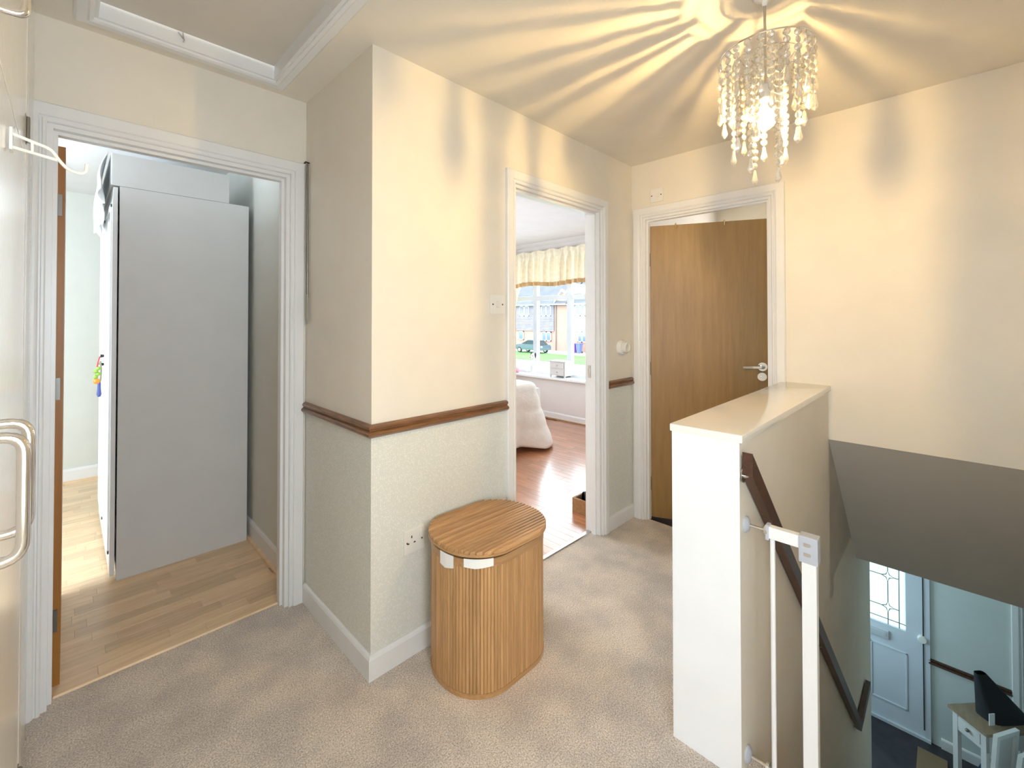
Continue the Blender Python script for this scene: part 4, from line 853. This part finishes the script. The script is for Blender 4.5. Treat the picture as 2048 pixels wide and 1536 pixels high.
# ------------------------------------------------------------------ bed
bd = thing('bed', (3.0, 4.0, 0), 'double bed under a cream quilted bedspread in the front bedroom', 'bed')
MB().box(2.30, 3.70, 3.05, 5.08, 0.22, 0.42).box(2.3, 3.7, 5.02, 5.09, 0.22, 1.0, 0.01).build('base', M_quilt, bd)
MB().box(2.28, 3.72, 3.03, 5.05, 0.42, 0.62, 0.05).build('mattress', M_cloth, bd, True)
for (x, y) in ((2.4, 3.15), (3.6, 3.15), (2.4, 4.9), (3.6, 4.9)): MB().box(x - 0.03, x + 0.03, y - 0.03, y + 0.03, 0, 0.22).build('leg', M_crate, bd)
def quiltf(u, v):
    """u runs round the three hanging sides (left, foot, right), v from the middle of the bed to the hem"""
    x0, x1, y0, y1 = 2.27, 3.73, 3.02, 5.03; r = 0.16
    # perimeter: (x0,y1) -> (x0,y0) -> (x1,y0) -> (x1,y1)
    segs = [('l', (x0, y1), (x0, y0 + r)), ('a', (x0 + r, y0 + r), PI), ('l', (x0 + r, y0), (x1 - r, y0)), ('a', (x1 - r, y0 + r), 1.5 * PI), ('l', (x1, y0 + r), (x1, y1))]
    ls = [y1 - y0 - r, r * PI / 2, x1 - x0 - 2 * r, r * PI / 2, y1 - y0 - r]; d = u * sum(ls); i = 0
    while i < 4 and d > ls[i]: d -= ls[i]; i += 1
    s_ = segs[i]; t = min(1, d / ls[i])
    if s_[0] == 'l': p = Vector(s_[1]).lerp(Vector(s_[2]), t); nn = [Vector((-1, 0)), 0, Vector((0, -1)), 0, Vector((1, 0))][i]
    else: a = s_[2] + t * PI / 2; nn = Vector((math.cos(a), math.sin(a))); p = Vector(s_[1]) + nn * r
    corner = 1.0 if s_[0] == 'a' else 0.0
    cdist = 1.0
    if s_[0] == 'l': cdist = min(t * ls[i] if i > 0 else 9, (1 - t) * ls[i] if i < 4 else 9)
    k = 1.0 if corner else max(0, 1 - cdist / 0.22)
    ctr = Vector(((x0 + x1) / 2, max(y0 + 0.73, min(y1 - 0.3, p.y))))
    if v < 0.45:
        q = v / 0.45; pos = ctr.lerp(p - nn * 0.07, q); z = 0.685 - 0.012 * q * q
        puff = abs(math.sin(pos.y * PI / 0.16)) * 0.010 + 0.004 * math.sin(pos.x * 31) * math.sin(pos.y * 27); z += puff
    elif v < 0.60:
        q = (v - 0.45) / 0.15; a = q * PI / 2; pos = p - nn * 0.07 + nn * 0.07 * math.sin(a); z = 0.673 - 0.075 * (1 - math.cos(a)); z += 0.003
    else:
        q = (v - 0.60) / 0.40; flare = 0.02 * q + k * 0.16 * q ** 1.2
        wave = 0.010 * math.sin(d * 22 + i) * q * (1 - 0.5 * k); pb = abs(math.sin(q * PI * 3)) * 0.010
        hem = 0.030 + 0.030 * (1 - k)
        pos = p + nn * (flare + wave + pb); z = 0.598 + (hem - 0.598) * q
    return (pos.x, pos.y, z)
qo = MB().grid(quiltf, 220, 64).build('bedspread', M_quilt, bd, True)
sq = qo.modifiers.new('thickness', 'SOLIDIFY'); sq.thickness = 0.008

# ------------------------------------------------------------------ crate with shoes just inside the bedroom door
cr = thing('shoe_crate', (2.79, 1.73, 0), 'low wooden crate holding shoes just inside the bedroom doorway', 'crate')
cx0, cx1, cy0, cy1 = 2.60, 2.98, 1.625, 1.84
MB().box(cx0, cx1, cy0, cy1, 0.0, 0.012).build('bottom', M_crate, cr)
for (a, b, c, d) in ((cx0, cx0 + 0.014, cy0, cy1), (cx1 - 0.014, cx1, cy0, cy1), (cx0 + 0.014, cx1 - 0.014, cy0, cy0 + 0.014), (cx0 + 0.014, cx1 - 0.014, cy1 - 0.014, cy1)): MB().box(a, b, c, d, 0.012, 0.10, 0.002).build('side_board', M_crate, cr)
def shoe(y, m, label):
    t = thing('shoe', (2.78, y, 0.012), label, 'shoe', 'shoes in the wooden crate')
    def f(u, v):
        x = 2.64 + 0.27 * u; w = 0.034 * (0.75 + 0.35 * math.sin(u * PI * 0.9 + 0.5)) * (1 if 0.02 < u < 0.98 else 0.45); a = PI * v
        h = 0.10 - 0.045 * u if u < 0.55 else 0.075 - 0.09 * (u - 0.55); return (x, y + w * math.cos(a), 0.026 + (h + 0.02) * math.sin(a) ** 0.7)
    MB().grid(f, 16, 12).build('upper', m, t, True); MB().prism([(2.635, y - 0.034), (2.74, y - 0.03), (2.84, y - 0.036), (2.915, y - 0.02), (2.915, y + 0.02), (2.84, y + 0.036), (2.74, y + 0.03), (2.635, y + 0.034)], 'z', 0.0125, 0.028).build('sole', M_black, t)
shoe(1.688, M_shoe2, 'brown suede shoe in the wooden crate'); shoe(1.777, M_shoe, 'black leather shoe in the wooden crate')

# ------------------------------------------------------------------ hall furniture
TC = Vector((5.307, 0.043)); e1 = Vector((-0.645, -0.764)); e2 = Vector((0.764, -0.645)); TZ = -1.82
def TP(a, b, z): q = TC + e1 * a + e2 * b; return (q.x, q.y, z)
def tbox(mb, a0, a1, b0, b1, z0, z1):
    return mb.add([TP(a, b, z) for a in (a0, a1) for b in (b0, b1) for z in (z0, z1)], [(0, 1, 3, 2), (4, 6, 7, 5), (0, 4, 5, 1), (2, 3, 7, 6), (0, 2, 6, 4), (1, 5, 7, 3)])
tb = thing('console_table', (5.4, -0.22, ZG), 'small white console table with wooden top in the hall downstairs', 'console table')
tbox(MB(), 0.0, 0.27, 0.0, 0.52, TZ - 0.022, TZ).build('top', M_tabletop, tb)
for (a, b) in ((0.02, 0.02), (0.215, 0.02), (0.02, 0.465), (0.215, 0.465)): tbox(MB(), a, a + 0.035, b, b + 0.035, ZG, TZ - 0.022).build('leg', M_paintchest, tb)
tbox(MB(), 0.02, 0.25, 0.024, 0.046, TZ - 0.16, TZ - 0.022).build('apron', M_paintchest, tb); tbox(MB(), 0.225, 0.247, 0.03, 0.49, TZ - 0.16, TZ - 0.022).build('apron', M_paintchest, tb); tbox(MB(), 0.03, 0.05, 0.03, 0.49, TZ - 0.16, TZ - 0.022).build('apron', M_paintchest, tb)
dw = tbox(MB(), 0.06, 0.21, 0.018, 0.026, TZ - 0.13, TZ - 0.05).build('drawer', M_paintchest, tb)
MB().lathe([(0.013 * math.sin(PI * k / 5) + 1e-4, -0.013 * math.cos(PI * k / 5)) for k in range(6)], TP(0.135, 0.006, TZ - 0.09), 'z', 10).build('knob', M_darksteel, dw)
tbox(MB(), 0.02, 0.25, 0.03, 0.49, ZG + 0.14, ZG + 0.16).build('shelf', M_paintchest, tb)
# black bag leaning on the table
bg_ = thing('black_bag', TP(0.14, 0.3, TZ), 'black bag with a white tag leaning on the hall table', 'bag')
def bagf(u, v):
    a = 2 * PI * u; h = 0.31 * v; w = 0.17 * (1 - 0.82 * v) + 0.010; d = 0.085 * (1 - 0.75 * v); ca_, sa_ = math.cos(a), math.sin(a); ca_ = math.copysign(abs(ca_) ** 0.6, ca_); sa_ = math.copysign(abs(sa_) ** 0.6, sa_); q = TP(0.13 + d * ca_ - 0.05 * v, 0.32 - 0.13 * v + w * sa_, TZ + 0.002 + h); return q
MB().grid(bagf, 28, 10).build('bag_body', M_blackcloth, bg_, True)
tg = tbox(MB(), 0.207, 0.212, 0.10, 0.145, TZ + 0.01, TZ + 0.10).build('white_tag', M_greywhite, bg_)
bb = thing('blue_bag', TP(0.14, 0.22, ZG + 0.16), 'dark blue fabric bag on the shelf under the hall table', 'bag')
def blf(u, v): a = 2 * PI * u; s_ = math.sin(PI * (0.12 + 0.86 * v)) ** 0.6; return TP(0.135 + 0.075 * s_ * math.cos(a), 0.24 + 0.14 * s_ * math.sin(a), ZG + 0.162 + 0.28 * v)
MB().grid(blf, 20, 8).build('bag_body', M_bluecloth, bb, True)
MB().tube(rounded([TP(0.135, 0.18, ZG + 0.43), TP(0.135, 0.18, ZG + 0.52), TP(0.135, 0.30, ZG + 0.52), TP(0.135, 0.30, ZG + 0.43)], 0.05), 0.008, 6).build('strap', M_bluecloth, bb)
# white framed panels leaning at the right
def leanframe(p0, tilt, label):
    X0, Y0 = p0; t = thing('framed_panel', (X0, Y0, ZG), label, 'framed panel', 'framed panels leaning in the hall')
    def fp(a, h, d):  # a along the width, h up the panel, d thickness
        return (X0 + 0.86 * a + 0.0, Y0 - 0.50 * a - h * tilt, ZG + h)
    def fbox(a0, a1, h0, h1, th): 
        n = Vector((0.50, 0.86, 0)) * th; mb = MB(); vs_ = []
        for k in (0, 1):
            for (a, h) in ((a0, h0), (a1, h0), (a1, h1), (a0, h1)): q = Vector(fp(a, h, 0)) - n * k; vs_.append(q[:])
        return mb.add(vs_, [(0, 1, 2, 3), (7, 6, 5, 4), (0, 1, 5, 4), (1, 2, 6, 5), (2, 3, 7, 6), (3, 0, 4, 7)])
    for (a0, a1, h0, h1) in ((0, 0.03, 0, 0.95), (0.20, 0.23, 0, 0.95), (0.03, 0.20, 0.92, 0.95), (0.03, 0.20, 0.0, 0.03)): fbox(a0, a1, h0, h1, 0.025).build('frame_bar', M_greywhite, t)
    fbox(0.03, 0.20, 0.03, 0.92, 0.008).build('grey_pane', M_grey, t)
leanframe((4.90, -0.13, ), 0.06, 'white framed grey panel leaning nearest the hall table')
leanframe((4.80, -0.20), 0.10, 'white framed grey panel leaning at the far right of hall')

# ------------------------------------------------------------------ the street outside
G0 = -2.75
one('ground', MB().box(6.05, 90, -40, 90, G0 - 0.3, G0 - 0.02), M_road, 'grey road outside the bedroom window', 'road', kind='structure')
one('lawn', MB().box(33.5, 40.8, 10, 60, G0 - 0.1, G0 + 0.03), M_grass, 'green grass verge across the street', 'lawn', kind='structure')
one('pavement', MB().box(40.8, 90, 10, 70, G0 - 0.1, G0 + 0.05), M_path, 'pale paved drive in front of the houses', 'paving', kind='structure')
one('pavement.001', MB().box(14.0, 18.0, -10, 60, G0 - 0.1, G0 + 0.03), M_grass, 'green front lawn near the bedroom window', 'lawn', kind='structure')
HXF = 45.0
def hwin(par, y0, y1, z0, z1, n=2, x=HXF - 0.12):
    f = MB()
    f.box(x - 0.05, x + 0.06, y0, y1, z0, z0 + 0.12).box(x - 0.05, x + 0.06, y0, y1, z1 - 0.12, z1)
    w = (y1 - y0) / n
    for k in range(n + 1): f.box(x - 0.05, x + 0.06, y0 + w * k - (0.10 if 0 < k else 0), y0 + w * k + (0.10 if k < n else 0), z0, z1)
    o = f.build('window', M_extw, par)
    for k in range(n): MB().box(x, x + 0.03, y0 + w * k + 0.1, y0 + w * (k + 1) - 0.1, z0 + 0.12, z1 - 0.12).build('pane', M_darkglass, o)
h1 = thing('house', (HXF, 38, G0), 'brick house with hung tiles, dark car parked in front', 'house', 'houses across the street')
MB().box(HXF, HXF + 8, 32.5, 47.5, G0, 3.3).build('wall', M_brick, h1)
MB().prism([(32.5, 3.3), (34.2, 3.3), (34.2, 4.2), (33.2, 4.6), (32.5, 4.2)], 'x', HXF, HXF + 1.0).build('gable_wall', M_brick, h1)
MB().prism([(HXF - 0.5, 3.15), (HXF + 4, 6.9), (HXF + 8.5, 3.15)], 'y', 32.4, 47.8).build('roof', M_roof, h1)
tl = MB().box(HXF - 0.10, HXF + 0.02, 34.5, 41.2, -0.25, 3.15).build('tile_hanging', M_tilehang, h1)
for k in range(16): MB().prism([(HXF - 0.12, -0.25 + 0.21 * k), (HXF - 0.16, -0.25 + 0.21 * k), (HXF - 0.11, -0.05 + 0.21 * k)], 'y', 34.5, 41.2).build('tile_course', M_tilehang, tl)
hwin(h1, 34.95, 36.5, 1.65, 3.05); hwin(h1, 38.6, 40.3, 1.65, 3.05); hwin(h1, 34.95, 36.4, -1.55, -0.35); hwin(h1, 39.6, 40.5, -1.55, -0.35, 1)
MB().box(HXF - 0.55, HXF - 0.40, 32.4, 47.8, 3.05, 3.2).build('gutter', M_extw, h1)
MB().tube([(HXF - 0.1, 34.2, 3.1), (HXF - 0.1, 34.2, G0)], 0.06, 8).build('downpipe', M_darksteel, h1)
for (a, b, c, d) in ((34.4, 3.2, 33.2, 4.75), (33.2, 4.75, 32.4, 4.35)): MB().prism([(a, b), (a, b + 0.3), (c, d + 0.3), (c, d)], 'x', HXF - 0.3, HXF - 0.15).build('barge_board', M_extw, h1)
h2 = thing('house', (HXF, 28, G0), 'brick house with white gable boards beside the purple bin', 'house', 'houses across the street')
MB().box(HXF - 0.3, HXF + 8, 22.0, 31.9, G0, 3.3).build('wall', M_brick, h2)
MB().prism([(HXF - 0.9, 3.1), (HXF + 4, 7.0), (HXF + 8.5, 3.1)], 'y', 21.8, 32.0).build('roof', M_roof, h2)
MB().prism([(29.6, 4.3), (31.9, 4.3), (30.7, 5.5)], 'x', HXF - 1.1, HXF + 3).build('gable_wall', M_render, h2)
for (a, b, c, d) in ((29.3, 4.0, 30.7, 5.5), (30.7, 5.5, 32.1, 4.0)): MB().prism([(a, b), (a, b + 0.28), (c, d + 0.28), (c, d)], 'x', HXF - 1.35, HXF - 1.1).build('barge_board', M_extw, h2)
t2 = MB().box(HXF - 0.42, HXF - 0.28, 22.5, 31.35, -0.25, 3.1).build('tile_hanging', M_tilehang, h2)
hwin(h2, 29.6, 31.0, 1.65, 3.0, 2, HXF - 0.45); hwin(h2, 29.5, 30.7, -1.5, -0.2, 2, HXF - 0.40)
MB().box(HXF - 0.95, HXF - 0.8, 21.8, 32.0, 3.0, 3.15).build('gutter', M_extw, h2)
# parked car, seen from the side
car = thing('car', (40.5, 34.4, G0), 'dark parked car across the street', 'car')
CYc = 34.35
body = [(-2.1, 0.35), (-2.15, 0.65), (-2.0, 0.95), (-1.2, 1.0), (-0.9, 1.02), (1.5, 1.0), (2.0, 0.85), (2.12, 0.6), (2.1, 0.35)]
bmm = MB().prism([(CYc + a, G0 + 0.05 + b) for a, b in body], 'x', 39.7, 41.4); bmm.build('body', M_carpaint, car)
MB().prism([(CYc + a, G0 + 0.05 + b) for a, b in [(-1.75, 0.98), (-1.2, 1.42), (0.1, 1.5), (1.2, 1.02)]], 'x', 39.82, 41.28).build('cabin_glass', M_carglass, car)
MB().prism([(CYc + a, G0 + 0.05 + b) for a, b in [(-1.25, 1.42), (-1.1, 1.48), (0.0, 1.54), (0.15, 1.50), (0.1, 1.46)]], 'x', 39.8, 41.3).build('roof_panel', M_carpaint, car)
for y in (-1.35, 1.35):
    for x in (39.68, 41.22):
        w = MB().lathe([(0.18, 0.0), (0.32, 0.0), (0.34, 0.04), (0.34, 0.18), (0.32, 0.2)], (x, CYc + y, G0 + 0.37), 'x', 20).build('wheel', M_tyre, car); MB().lathe([(0.2, -0.01), (0.2, 0.02)], (x, CYc + y, G0 + 0.37), 'x', 14).build('hubcap', M_steel, w)
for y in (2.0, -2.05): MB().box(39.66, 39.75, CYc + y - 0.12, CYc + y + 0.10, G0 + 0.72, G0 + 0.90).build('lamp', M_extw, car)
def bin_(y, m, label):
    t = thing('wheelie_bin', (43.5, y, G0 + 0.05), label, 'wheelie bin', 'bins across the street')
    b = G0 + 0.05
    MB().add([(43.5 + sx * (0.22 if z == 0 else 0.30), y + sy * (0.20 if z == 0 else 0.28), b + 0.06 + z) for z in (0, 1.0) for (sx, sy) in ((-1, -1), (1, -1), (1, 1), (-1, 1))], [(0, 1, 2, 3), (4, 5, 6, 7)] + [(i, (i + 1) % 4, 4 + (i + 1) % 4, 4 + i) for i in range(4)]).build('tub', m, t)
    MB().box(43.16, 43.86, y - 0.31, y + 0.31, b + 1.06, b + 1.13, 0.02).build('lid', m, t)
    for dy in (-0.22, 0.22): MB().lathe([(0.1, -0.03), (0.1, 0.03)], (43.75, y + dy, b + 0.1), 'y', 12).build('wheel', M_tyre, t)
bin_(30.45, M_bin, 'purple wheelie bin outside the gabled house'); bin_(29.75, M_bin2, 'dark blue wheelie bin beside the purple one')
print('planks', n1, n2, 'beads', nb)
